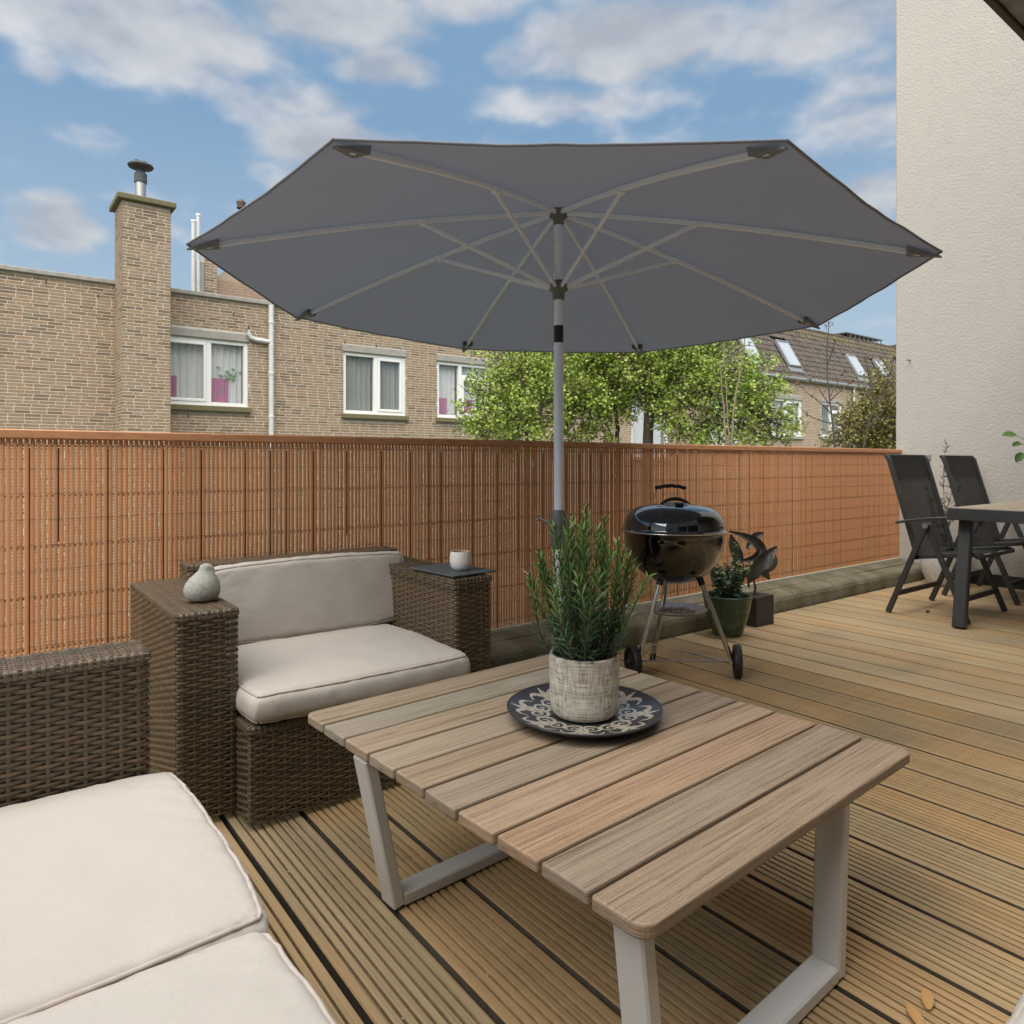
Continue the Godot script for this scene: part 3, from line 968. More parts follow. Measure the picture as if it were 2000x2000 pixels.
	for h: Array in wins:
		m = MB.new()
		m.bx(Vector3((h[0] + h[1]) * .5, h[3] + .075, zf - .06), Vector3(h[1] - h[0] + .04, .145, .16), .006)
		build(m, "lintel", M.concrete, B)
		m = MB.new()
		m.bx(Vector3((h[0] + h[1]) * .5, h[2] - .065, zf - .02), Vector3(h[1] - h[0] + .08, .10, .22), .01)
		build(m, "sill", M.concrete, B)
		house_window(B, h[0], h[1], h[2] - .012, h[3], zf - .02, .5, M.curtain if h[0] < 25.0 else null, 0.0, h[0] > 25.0, 1)
	var kx := 1.75
	var L := Vector2(1, kx).length()
	var up_dir := Vector3(0, kx, -1) / L
	var out := Vector3(0, 1, kx) / L
	var o := Vector3(0, 4.02, -13.95)
	m = MB.new()
	var e0 := o - out * .06
	m.quad(e0 + Vector3(12.6, 0, 0), e0 + Vector3(42, 0, 0), e0 + Vector3(42, 0, 0) + up_dir * 2.6, e0 + Vector3(12.6, 0, 0) + up_dir * 2.6, out)
	m.quad(Vector3(12.6, 6.27, -15.25), Vector3(42, 6.27, -15.25), Vector3(42, 6.2, -22), Vector3(12.6, 6.2, -22), Vector3.UP)
	var roof := build(m, "roof", M.roof_dark, B)
	var sky := [[20.95, 21.65, .60, 1.56], [23.32, 24.08, .50, 1.66], [28.25, 29.0, .50, 1.58], [30.55, 31.25, .50, 1.57], [35.4, 36.1, .5, 1.57]]
	m = MB.new()
	for r in 11:
		var s0 := r * .235
		var xx := 17.6
		while xx < 40.0:
			var mid := xx + .1
			var skip := false
			for h: Array in sky:
				if mid > h[0] - .12 and mid < h[1] + .12 and s0 + .2 > h[2] - .02 and s0 < h[3] + .02: skip = true
			if not skip:
				var q := rng.randf()
				m.col = Color(1, .95, .9).lerp(Color(.7, .66, .62), q)
				if r > 8 and rng.randf() < .5: m.col = Color(1.5, 1.15, .55)
				var prof := [[0.0, .012], [.03, .034], [.07, .042], [.10, .03], [.13, .012], [.17, .008], [.2, .012]]
				var jit := rng.randf_range(-.004, .006)
				for k in prof.size() - 1:
					var a: Array = prof[k]
					var b: Array = prof[k + 1]
					var lo0: Vector3 = o + Vector3(xx + a[0], 0, 0) + up_dir * (s0 - .02) + out * (a[1] + .018 + jit)
					var lo1: Vector3 = o + Vector3(xx + b[0], 0, 0) + up_dir * (s0 - .02) + out * (b[1] + .018 + jit)
					var hi0: Vector3 = o + Vector3(xx + a[0], 0, 0) + up_dir * (s0 + .235) + out * (a[1] - .006 + jit)
					var hi1: Vector3 = o + Vector3(xx + b[0], 0, 0) + up_dir * (s0 + .235) + out * (b[1] - .006 + jit)
					m.quad(lo0, lo1, hi1, hi0, out)
					m.quad(lo0, lo1, lo1 - out * .022, lo0 - out * .022, -up_dir)
			xx += .2
	build(m, "tiles", M.tile, B, "stuff")
	m = MB.new()
	var xr := 17.6
	while xr < 40.0:
		m.col = Color(1.1, .95, .7).lerp(Color(.7, .62, .5), rng.randf())
		var c0 := o + up_dir * 2.6 + Vector3(xr, rng.randf_range(-.008, .008), -.02)
		m.tube(PackedVector3Array([c0, c0 + Vector3(.29, 0, 0), c0 + Vector3(.33, 0, 0)]), PackedFloat32Array([.085, .075, .07]), 8)
		xr += .32
	build(m, "ridge_tiles", M.tile, B, "stuff")
	for h: Array in sky:
		var sn := part_node("skylight", B)
		m = MB.new()
		var cx: float = (h[0] + h[1]) * .5
		var basis := Basis(Vector3.RIGHT, up_dir, Vector3.RIGHT.cross(up_dir))
		var w: float = h[1] - h[0]
		var hh: float = h[3] - h[2]
		for r in [[0.0, -hh * .5 + .03, w, .06], [0.0, hh * .5 - .03, w, .06], [-w * .5 + .03, 0.0, .06, hh - .12], [w * .5 - .03, 0.0, .06, hh - .12]]:
			m.box(Transform3D(basis, o + Vector3(cx + r[0], 0, 0) + up_dir * ((h[2] + h[3]) * .5 + r[1]) + out * .06), Vector3(r[2], r[3], .12), .01)
		build(m, "frame", M.zinc, sn)
		m = MB.new()
		m.box(Transform3D(basis, o + Vector3(cx, 0, 0) + up_dir * ((h[2] + h[3]) * .5) + out * .085), Vector3(w - .12, hh - .12, .01))
		build(m, "pane", M.skylight, sn)
		m = MB.new()
		m.box(Transform3D(basis, o + Vector3(cx, 0, 0) + up_dir * (h[2] - .11) + out * .045), Vector3(w + .1, .2, .012), .003)
		build(m, "flashing", M.zinc, sn)
	m = MB.new()
	m.rod(Vector3(12.6, 4.0, -13.88), Vector3(42, 4.0, -13.88), .065, 10)
	build(m, "gutter", M.zinc, B)
	m = MB.new()
	m.rod(Vector3(27.5, -3, -13.93), Vector3(27.5, 3.95, -13.93), .045, 10)
	build(m, "drainpipe", M.white_pipe, B)
	# ---- roof structures far behind the ridge
	for q in [[45.7, 8.2, 4.6, 2.0, "dark roof-top plant room with a railing behind the tiled ridge"], [53.0, 8.0, 4.4, 2.1, "second dark roof-top box further right beside the plaster wall"]]:
		var R := thing("roof_plant_room", q[4], "roof structure", Vector3(q[0], 0, -24.0), 0.0, "roof structures behind the tiled house")
		m = MB.new()
		m.bx(Vector3(0, 3.6, 0), Vector3(q[2], 9.6, 3.0), .02)
		build(m, "body", M.roof_dark, R)
		m = MB.new()
		for s in 9:
			m.bx(Vector3(-q[2] * .5 + q[2] * s / 8.0, 8.75, 1.5), Vector3(.05, .7, .05))
			m.bx(Vector3(-q[2] * .5, 8.75, 1.5 - 3.0 * s / 8.0), Vector3(.05, .7, .05))
		m.bx(Vector3(0, 9.12, 0), Vector3(q[2] + .2, .06, 3.2))
		build(m, "railing", M.zinc, R)
	# the nearest 300 bricks stand as single pieces, the rest are joined
	wall_bricks.sort_custom(func(a, b): return a[0] < b[0])
	var unit := MB.new()
	brick_into(unit, Transform3D.IDENTITY, [0.0, 0.0, 1.0], 1.0)
	var mats := []
	for k in 8:
		var u := MB.new()
		u.col = brick_colour()
		brick_into(u, Transform3D.IDENTITY, [0.0, 0.0, 1.0], 1.0)
		mats.append(u.mesh())
	var rest := {}
	for k in wall_bricks.size():
		var b: Array = wall_bricks[k]
		var x: Transform3D = b[1]
		if k < 300:
			var one := put(mats[rng.randi() % 8], "brick", M.brick, b[4])
			one.transform = x * Transform3D(Basis.from_scale(Vector3(b[2][2], 1, .005)), Vector3(b[2][0], b[2][1], 0))
		else:
			if not rest.has(b[4]): rest[b[4]] = MB.new()
			rest[b[4]].col = b[3]
			brick_into(rest[b[4]], x, b[2], .005)
	for p in rest: build(rest[p], "bricks_rest", M.brick, p, "stuff")

# a thing built in world coordinates: move its node to its base without moving its parts
func settle(o: Node3D, at: Vector3) -> Node3D:
	for ch in o.get_children(): ch.position -= at
	o.position = at
	return o

# evenly sampled path with softly rounded corners
func soft_path(p: Array, step: float, passes := 3) -> PackedVector3Array:
	var out := PackedVector3Array()
	var carry := 0.0
	for k in p.size() - 1:
		var a: Vector3 = p[k]
		var b: Vector3 = p[k + 1]
		var l := a.distance_to(b)
		var s := carry
		while s < l:
			out.append(a.lerp(b, s / l))
			s += step
		carry = s - l
	for r in passes:
		var q := out.duplicate()
		for k in range(1, out.size() - 1): q[k] = out[k - 1] * .25 + out[k] * .5 + out[k + 1] * .25
		out = q
	return out

# woven strands along a path, one above the other in direction v, over and under upright stakes
func weave(m: MB, pts: Array, v: Vector3, height: float, flip: float, seed_: int, cell := .034, ry := .0097) -> void:
	var r := RandomNumberGenerator.new()
	r.seed = seed_
	var step := cell / 4.0
	var p := soft_path(pts, step)
	var n := p.size()
	var nn := PackedVector3Array()
	for k in n:
		var t := (p[mini(k + 1, n - 1)] - p[maxi(k - 1, 0)]).normalized()
		nn.append(t.cross(v).normalized() * flip)
	var rows := int(height / ry)
	for row in rows:
		var y := (row + .5) * ry
		var g := PackedVector3Array()
		var par := PI * row
		var wob := r.randf_range(-.0006, .0006)
		var amp := .0034 + r.randf_range(-.0006, .0006)
		for e in 3:
			var dv := (e - 1) * .0038
			var dn := .0017 if e == 1 else 0.0
			for k in n:
				g.append(p[k] + nn[k] * (amp * cos(PI * k / 4.0 + par) + dn) + v * (y + dv + wob))
		var q := r.randf()
		m.col = Color(.145, .103, .06).lerp(Color(.088, .066, .041), q)
		if r.randf() < .12: m.col = Color(.15, .095, .058)
		m.grid(g, 3, n, nn[n / 2])
	for k in range(0, n, 4):
		var t := v.cross(nn[k]).normalized()
		var a := p[k] + nn[k] * .0006
		m.col = Color(.135, .105, .068).lerp(Color(.095, .075, .05), r.randf())
		var g := PackedVector3Array()
		for e in 3: 
			for s in 2: g.append(a + t * ((e - 1) * .0042) + nn[k] * (.0014 if e == 1 else 0.0) + v * (height * s))
		m.grid(g, 3, 2, nn[k])

# soft cushion: rounded block with puffed faces, gathers along the seams and piping
func cushion(called: String, label: String, at: Vector3, size: Vector3, basis: Basis, puff: float, seed_: int, group: String) -> Node3D:
	var o := thing(called, label, "cushion", at, 0.0, group)
	o.basis = basis
	var h := size * .5
	var r := minf(.022, h.y * .6)
	var nz := FastNoiseLite.new()
	nz.seed = seed_; nz.frequency = 1.0; nz.fractal_octaves = 2
	var surf := func(p: Vector3) -> Vector3:
		var q0 := p * h
		var lim := h - Vector3(r, r, r)
		var inner := Vector3(clampf(q0.x, -lim.x, lim.x), clampf(q0.y, -lim.y, lim.y), clampf(q0.z, -lim.z, lim.z))
		var d := q0 - inner
		var dir := d.normalized()
		var pos := inner + dir * r
		var fx := 1.0 - p.x * p.x
		var fz := 1.0 - p.z * p.z
		var fy := 1.0 - p.y * p.y
		pos.y += puff * p.y * pow(maxf(fx * fz, 0.0), .55)
		pos.x += .010 * p.x * absf(p.x) * fy + .006 * p.x * fz * absf(p.x)
		pos.z += .010 * p.z * absf(p.z) * fy + .006 * p.z * fx * absf(p.z)
		pos.x -= .008 * p.x * absf(p.z * p.z * p.z)
		pos.z -= .008 * p.z * absf(p.x * p.x * p.x)
		var edge := smoothstep(.45, .95, maxf(absf(p.x), absf(p.z)))
		var w := nz.get_noise_3d(pos.x * 7.0, pos.y * 7.0, pos.z * 7.0) * .0030
		w += edge * nz.get_noise_3d(pos.x * (12.0 + 22.0 * absf(p.z)), 3.0 + pos.y * 4.0, pos.z * (12.0 + 22.0 * absf(p.x))) * .0028
		w += fy * nz.get_noise_3d(pos.x * 34.0, pos.y * 8.0, pos.z * 34.0 + 20.0) * .0032
		return pos + dir * w + Vector3(0, h.y + puff * .2, 0)
	var m := MB.new()
	for ax in 3:
		var u := (ax + 1) % 3
		var w := (ax + 2) % 3
		for s: float in [-1.0, 1.0]:
			var nu := 44 if u != 1 else 12
			var nw := 44 if w != 1 else 12
			var g := PackedVector3Array()
			for a in nu + 1:
				var pa := -1.0 + 2.0 * a / nu
				pa = pa * (1.5 - .5 * pa * pa)
				for b in nw + 1:
					var pb := -1.0 + 2.0 * b / nw
					pb = pb * (1.5 - .5 * pb * pb)
					var p := Vector3.ZERO
					p[ax] = s; p[u] = pa; p[w] = pb
					g.append(surf.call(p))
			var hint := Vector3.ZERO
			hint[ax] = s
			m.grid(g, nu + 1, nw + 1, hint)
	build(m, "cover", M.cloth, o)
	for sy: float in [1.0, -1.0]:
		var path := PackedVector3Array()
		var rad := PackedFloat32Array()
		for side in 4:
			for k in 40:
				var f := -1.0 + 2.0 * k / 40.0
				f = f * (1.5 - .5 * f * f)
				var p := [Vector3(f, sy, 1), Vector3(1, sy, -f), Vector3(-f, sy, -1), Vector3(-1, sy, f)][side] as Vector3
				var q: Vector3 = surf.call(p)
				path.append(q + Vector3(p.x if absf(p.x) == 1.0 else 0.0, sy * .6, p.z if absf(p.z) == 1.0 else 0.0) * .0015)
				rad.append(.0042)
		path.append(path[0]); rad.append(.0042)
		m = MB.new()
		m.tube(path, rad, 6, false)
		build(m, "piping", M.piping, o)
	return o

func rattan_block(parent: Node3D, called: String, lo: Vector3, hi: Vector3, sides: String, top_along_x: bool, seed_: int, y0 := -1.0) -> void:
	# block of woven rattan; sides in order round the block seen from above, e.g. "lfr" = left, front, right
	var n := part_node(called, parent)
	var m := MB.new()
	m.bx((lo + hi) * .5, hi - lo - Vector3(.056, .05, .056), .004)
	build(m, "core", M.rattan_dark, n)
	var c := {"bl": Vector3(lo.x, 0, lo.z), "fl": Vector3(lo.x, 0, hi.z), "fr": Vector3(hi.x, 0, hi.z), "br": Vector3(hi.x, 0, lo.z)}
	var order := {"l": ["bl", "fl"], "f": ["fl", "fr"], "r": ["fr", "br"], "b": ["br", "bl"]}
	var pts := [c[order[sides[0]][0]]]
	for s in sides: pts.append(c[order[s][1]])
	var ys := lo.y if y0 < 0.0 else y0
	for k in pts.size(): pts[k] += Vector3(0, ys, 0)
	m = MB.new()
	weave(m, pts, Vector3.UP, hi.y - ys - .002, 1.0, seed_)
	build(m, "side_weave", M.rattan, n, "stuff")
	m = MB.new()
	if top_along_x:
		weave(m, [Vector3(lo.x, hi.y - .014, lo.z), Vector3(lo.x, hi.y, lo.z), Vector3(hi.x, hi.y, lo.z), Vector3(hi.x, hi.y - .014, lo.z)], Vector3(0, 0, 1), hi.z - lo.z, -1.0, seed_ + 1)
	else:
		weave(m, [Vector3(lo.x, hi.y - .014, hi.z), Vector3(lo.x, hi.y, hi.z), Vector3(lo.x, hi.y, lo.z), Vector3(lo.x, hi.y - .014, lo.z)], Vector3(1, 0, 0), hi.x - lo.x, -1.0, seed_ + 1)
	build(m, "top_weave", M.rattan, n, "stuff")
	# stake ends bent over the rim, one by one
	m = MB.new()
	var rr := RandomNumberGenerator.new()
	rr.seed = seed_ + 2
	for s in sides:
		var a: Vector3 = c[order[s][0]]
		var b: Vector3 = c[order[s][1]]
		var l := a.distance_to(b)
		var d := (b - a) / l
		var o := d.cross(Vector3.UP)
		m.col = Color(.11, .085, .055)
		m.tube(PackedVector3Array([Vector3(a.x, hi.y - .0045, a.z) - o * .004, Vector3(b.x, hi.y - .0045, b.z) - o * .004]), PackedFloat32Array([.0055, .0055]), 8)
		m.tube(PackedVector3Array([Vector3(a.x, hi.y - .0135, a.z) - o * .001, Vector3(b.x, hi.y - .0135, b.z) - o * .001]), PackedFloat32Array([.0045, .0045]), 6)
		var q := .012
		while q < l - .008:
			var p := a + d * q
			m.col = Color(.15, .115, .072).lerp(Color(.10, .078, .05), rr.randf())
			var g := PackedVector3Array()
			for e in 3:
				for st in [[-.016, .0005], [-.006, .0032], [.0022, .0012], [.0042, -.006], [.0036, -.018]]:
					g.append(Vector3(p.x, hi.y, p.z) + d * ((e - 1) * .0045) + o * (st[0] + (.0012 if e == 1 else 0.0)) + Vector3(0, st[1] + (.0012 if e == 1 else 0.0), 0))
			m.grid(g, 3, 5, o + Vector3.UP)
			q += rr.randf_range(.0155, .0185)
	build(m, "rim_weave", M.rattan, n, "stuff")

func seats() -> void:
	# ---- two-seater against the fence
	var L := thing("rattan_loveseat", "brown woven rattan two-seater standing against the fence", "sofa")
	rattan_block(L, "armrest", Vector3(.462, .02, -2.86), Vector3(.632, .615, -2.16), "lfr", true, 101)
	rattan_block(L, "armrest", Vector3(1.392, .02, -2.86), Vector3(1.556, .622, -2.16), "lfr", true, 111)
	rattan_block(L, "backrest", Vector3(.635, .20, -2.90), Vector3(1.49, .668, -2.775), "lfr", true, 121, .5)
	rattan_block(L, "seat_base", Vector3(.628, .015, -2.76), Vector3(1.388, .292, -2.045), "lfr", true, 131)
	settle(L, Vector3(1.01, 0, -2.5))
	cushion("seat_cushion", "off-white seat cushion lying in the rattan two-seater", Vector3(1.005, .296, -2.325), Vector3(.735, .088, .60), Basis.IDENTITY, .020, 201, "off-white cushions")
	cushion("back_cushion", "off-white back cushion leaning upright in the two-seater", Vector3(1.075, .405, -2.735), Vector3(.80, .085, .285), Basis(Vector3.RIGHT, deg_to_rad(78.0)) , .014, 202, "off-white cushions").position = Vector3(1.07, .513, -2.735)
	# ---- long sofa in the left foreground
	var S := thing("rattan_sofa", "brown woven rattan sofa in the left foreground, seen past its arm", "sofa")
	rattan_block(S, "armrest", Vector3(-.55, .02, -1.905), Vector3(.322, .620, -1.768), "frb", true, 141)
	rattan_block(S, "seat_base", Vector3(-.55, .015, -1.765), Vector3(.345, .262, -.30), "fr", true, 151)
	var m := MB.new()
	m.bx(Vector3(-.62, .34, -1.10), Vector3(.14, .64, 1.6), .01)
	build(m, "backrest", M.rattan_dark, S)
	settle(S, Vector3(-.1, 0, -1.1))
	cushion("seat_cushion", "off-white sofa cushion next to the woven arm, left foreground", Vector3(-.045, .268, -1.418), Vector3(.83, .085, .665), Basis.IDENTITY, .022, 203, "off-white cushions")
	cushion("seat_cushion", "off-white sofa cushion at the bottom left corner of the picture", Vector3(-.040, .264, -.735), Vector3(.80, .085, .69), Basis.IDENTITY, .022, 204, "off-white cushions")
	# ---- chair whose cushion just shows at the bottom right
	var A := thing("rattan_armchair", "woven armchair mostly out of view at the bottom right corner", "armchair")
	rattan_block(A, "seat_base", Vector3(1.0, .015, -.34), Vector3(1.6, .215, .25), "lfr", true, 161)
	settle(A, Vector3(1.3, 0, -.05))
	cushion("seat_cushion", "off-white cushion corner at the bottom right edge of the picture", Vector3(1.33, .218, -.06), Vector3(.60, .085, .585), Basis.IDENTITY, .012, 205, "off-white cushions")

func outline(hx: float, hz: float, rad: Array, inset: float) -> PackedVector2Array:
	# corners in order (-,-) (+,-) (+,+) (-,+), each with its own radius
	var out := PackedVector2Array()
	var cs := [Vector2(-1, -1), Vector2(1, -1), Vector2(1, 1), Vector2(-1, 1)]
	for k in 4:
		var r: float = rad[k]
		var c := Vector2(cs[k].x * (hx - r), cs[k].y * (hz - r))
		var rr := maxf(r - inset, .0005)
		if r <= inset: c = Vector2(cs[k].x * (hx - inset - .0005), cs[k].y * (hz - inset - .0005))
		for q in 7:
			var an := PI + k * PI * .5 + q * PI / 12.0
			out.append(c + Vector2(cos(an), sin(an)) * rr)
	return out

func slab(m: MB, hx: float, hz: float, rad: Array, y0: float, y1: float, b: float, off: Vector3) -> void:
	var rings := [[b, y0], [0.0, y0 + b], [0.0, y1 - b], [b * .3, y1 - b * .3], [b, y1]]
	var polys := []
	for r in rings:
		var q := PackedVector3Array()
		for p in outline(hx, hz, rad, r[0]): q.append(Vector3(p.x, r[1], p.y) + off)
		polys.append(q)
	for k in rings.size() - 1:
		var a: PackedVector3Array = polys[k]
		var c: PackedVector3Array = polys[k + 1]
		for q in a.size():
			var w := (q + 1) % a.size()
			var mid := (a[q] + a[w]) * .5 - off
			m.quad(a[q], a[w], c[w], c[q], Vector3(mid.x / hx, (k - 1.5) * .4, mid.z / hz))
	for e in [0, rings.size() - 1]:
		var a: PackedVector3Array = polys[e]
		var cc := Vector3(0, rings[e][1], 0) + off
		for q in a.size(): m.tri(cc, a[q], a[(q + 1) % a.size()], Vector3(0, 1 if e > 0 else -1, 0))

func coffee_table() -> void:
	var T := thing("coffee_table", "low coffee table with ten weathered wooden planks on grey metal frames", "table", Vector3(1.1874, 0, -1.2514), deg_to_rad(3.0))
	var hz := .5625
	var pitch := 2.0 * hz / 10.0
	for k in 10:
		var m := MB.new()
		var z := -hz + (k + .5) * pitch
		var s := .006
		var rad := [s, s, s, s]
		if k == 0: rad = [.03, .03, s, s]
		if k == 9: rad = [s, s, .03, .03]
		slab(m, .4725 + rng.randf_range(-.0015, .0015), pitch * .5 - .0042, rad, -.012, .012, .004, Vector3.ZERO)
		var p := build(m, "plank", M.plank[k], T)
		p.position = Vector3(0, .388 + rng.randf_range(-.0008, .0008), z)
	for f in [[-.275, -.468, -.39, .235, .205], [.50, -.447, -.40, .222, .20]]:
		var n := part_node("leg_frame", T)
		var z: float = f[0]
		for s in 2:
			var m := MB.new()
			var a := Vector3(f[1] + .015, .374, z) if s == 0 else Vector3(f[3] - .015, .374, z)
			var b := Vector3(f[2] + .015, .006, z) if s == 0 else Vector3(f[4] - .015, .006, z)
			m.bar(b, a, Vector3.RIGHT, .03, .06, .004)
			build(m, "leg", M.table_metal, n)
		var m := MB.new()
		m.bx(Vector3((f[2] + f[4]) * .5, .018, z), Vector3(f[4] - f[2] - .055, .03, .058), .004)
		build(m, "floor_bar", M.table_metal, n)
		m = MB.new()
		m.bx(Vector3((f[1] + f[3]) * .5, .3675, z), Vector3(f[3] - f[1] - .055, .015, .05), .003)
		build(m, "top_bar", M.table_metal, n)
	var m := MB.new()
	for x: float in [-.33, .30]: m.bx(Vector3(x, .3675, 0), Vector3(.04, .0155, 1.02), .003)
	build(m, "batten", M.table_metal, T)

func umbrella() -> void:
	var at := Vector3(2.0986, 0, -2.4006)
	var B := thing("concrete_weight", "round grey concrete parasol foot on the deck behind the coffee table", "parasol foot", at)
	var m := MB.new()
	m.lathe(PackedVector2Array([Vector2(.0, .001), Vector2(.20, .001), Vector2(.215, .012), Vector2(.21, .05), Vector2(.19, .065), Vector2(.05, .08), Vector2(.032, .09), Vector2(.032, .30), Vector2(.026, .30)]), 32)
	build(m, "foot", M.concrete, B)
	var U := thing("parasol", "large octagonal dark grey parasol on a silver pole", "parasol", at, -deg_to_rad(41.16))
	var R := 1.5
	var hub := Vector3(0, 2.168, 0)
	var tips := []
	var an0 := -.0139
	for k in 8:
		var an := PI / 8.0 + k * PI / 4.0 + an0
		var x := sin(an)
		var aw := cos(an)
		tips.append(Vector3(x * R - .025, 1.800 - aw * R * .0363 - x * R * .025, -aw * R))
	# rib line with a slight arch; q = 0 at the hub, 1 at the tip
	var rib := func(k: int, q: float) -> Vector3:
		var t: Vector3 = tips[k % 8]
		var p := hub.lerp(t, q)
		p.y += .022 * sin(PI * q) 
		return p
	for k in 8:
		m = MB.new()
		var g := PackedVector3Array()
		var rows := 22
		var cols := 16
		var nz := FastNoiseLite.new()
		nz.seed = k + 3; nz.frequency = 2.2
		for r in rows + 1:
			var q := .02 + .98 * r / rows
			for s in cols + 1:
				var f := float(s) / cols
				var p: Vector3 = (rib.call(k, q) as Vector3).lerp(rib.call(k + 1, q), f)
				var belly := sin(PI * f)
				p.y -= .010 * belly * q
				# hem cut in a shallow curve
				var inward := Vector3(-p.x, 0, -p.z).normalized()
				p += inward * (.008 * belly * smoothstep(.6, 1.0, q))
				p.y += .006 * nz.get_noise_3d(p.x * 1.3, f * 2.0, p.z * 1.3) * belly + .0022 * nz.get_noise_3d(q * 9.0, f * 1.5, 5.0) * belly * q
				p.y += .0025 * sin(q * 60.0 + f * 8.0) * exp(-q * 7.0) * belly
				g.append(p + Vector3(0, .017, 0))
		m.grid(g, rows + 1, cols + 1, Vector3.DOWN)
		var pan := build(m, "canopy_panel", M.canopy, U)
		# hem
		m = MB.new()
		var hp := PackedVector3Array()
		var hr := PackedFloat32Array()
		for s in cols + 1:
			hp.append(g[rows * (cols + 1) + s]); hr.append(.0045)
		m.tube(hp, hr, 6, false)
		build(m, "hem", M.canopy, pan)
	for k in 8:
		var t: Vector3 = tips[k]
		m = MB.new()
		var p := PackedVector3Array()
		for s in 9: p.append(rib.call(k, .022 + s / 8.0 * .935))
		var side := Vector3(-t.z, 0, t.x).normalized()
		for s in 8: m.bar(p[s] - (p[s + 1] - p[s]) * .01, p[s + 1], side, .014, .02, .003)
		build(m, "rib", M.alu, U)
		# cloth pocket over the tip
		m = MB.new()
		var a: Vector3 = rib.call(k, .925)
		var e: Vector3 = rib.call(k, 1.0)
		m.quad(a + side * .035 + Vector3(0, .012, 0), a - side * .035 + Vector3(0, .012, 0), e - side * .004, e + side * .004, Vector3.DOWN)
		m.quad(a + side * .03 + Vector3(0, -.012, 0), a - side * .03 + Vector3(0, -.012, 0), e - side * .006 - Vector3(0, .004, 0), e + side * .006 - Vector3(0, .004, 0), Vector3.DOWN)
		m.quad(a + side * .03 + Vector3(0, -.012, 0), a + side * .035 + Vector3(0, .012, 0), e + side * .006, e + side * .006 - Vector3(0, .004, 0), side)
		m.quad(a - side * .03 + Vector3(0, -.012, 0), a - side * .035 + Vector3(0, .012, 0), e - side * .006, e - side * .006 - Vector3(0, .004, 0), -side)
		build(m, "tip_pocket", M.canopy, U)
		m = MB.new()
		var ang := Vector3(t.x, 0, t.z).normalized()
		var j: Vector3 = rib.call(k, .405)
		m.bar(Vector3(0, 1.83, 0) + ang * .032, j - Vector3(0, .012, 0), side, .012, .018, .003)
		m.box(Transform3D(Basis(side, Vector3.UP, side.cross(Vector3.UP)), j - Vector3(0, .006, 0)), Vector3(.024, .03, .03), .004)
		build(m, "strut", M.alu, U)
	m = MB.new()
	m.lathe(PackedVector2Array([Vector2(.0, 2.11), Vector2(.024, 2.11), Vector2(.026, 2.135), Vector2(.042, 2.15), Vector2(.042, 2.185), Vector2(.03, 2.20), Vector2(0, 2.215)]), 20)
	build(m, "hub", M.grey_plastic, U)
	m = MB.new()
	m.lathe(PackedVector2Array([Vector2(.0225, 1.775), Vector2(.027, 1.777), Vector2(.028, 1.81), Vector2(.043, 1.82), Vector2(.043, 1.842), Vector2(.028, 1.85), Vector2(.026, 1.862), Vector2(.0225, 1.863)]), 20)
	build(m, "runner", M.grey_plastic, U)
	m = MB.new()
	m.lathe(PackedVector2Array([Vector2(.0, 1.66), Vector2(.0205, 1.66), Vector2(.0205, 2.12), Vector2(0, 2.12)]), 24)
	build(m, "upper_pole", M.alu, U)
	m = MB.new()
	m.lathe(PackedVector2Array([Vector2(.0, 1.583), Vector2(.0218, 1.583), Vector2(.0218, 1.66), Vector2(.0, 1.661)]), 20)
	m.bx(Vector3(-.008, 1.62, .0215), Vector3(.006, .07, .004), .001)
	build(m, "tilt_joint", M.black_plastic, U)
	m = MB.new()
	m.lathe(PackedVector2Array([Vector2(.0, .085), Vector2(.0218, .085), Vector2(.0218, 1.583), Vector2(.0, 1.583)]), 24)
	build(m, "lower_pole", M.alu, U)
	m = MB.new()
	m.lathe(PackedVector2Array([Vector2(.0225, .66), Vector2(.030, .665), Vector2(.036, .70), Vector2(.037, .79), Vector2(.033, .83), Vector2(.0225, .835)]), 20)
	m.bx(Vector3(-.008, .745, .03), Vector3(.04, .075, .03), .008)
	var cr := build(m, "crank_housing", M.grey_plastic, U)
	m = MB.new()
	m.tube(PackedVector3Array([Vector3(-.02, .765, .05), Vector3(-.05, .782, .055), Vector3(-.092, .80, .06)]), PackedFloat32Array([.0075, .007, .006]), 8)
	m.bx(Vector3(-.093, .80, .075), Vector3(.012, .014, .03), .003)
	build(m, "crank_handle", M.chrome, cr)
	m = MB.new()
	m.tube(PackedVector3Array([Vector3(-.024, 2.09, .012), Vector3(-.026, 2.0, .014), Vector3(-.02, 1.93, .016), Vector3(-.008, 1.865, .024)]), PackedFloat32Array([.002, .002, .002, .002]), 5)
	m.lathe(PackedVector2Array([Vector2(0, 2.005), Vector2(.005, 2.012), Vector2(.005, 2.03), Vector2(0, 2.035)]), 8, Vector3(-.026, 0, .014))
	build(m, "cord", M.cup, U)

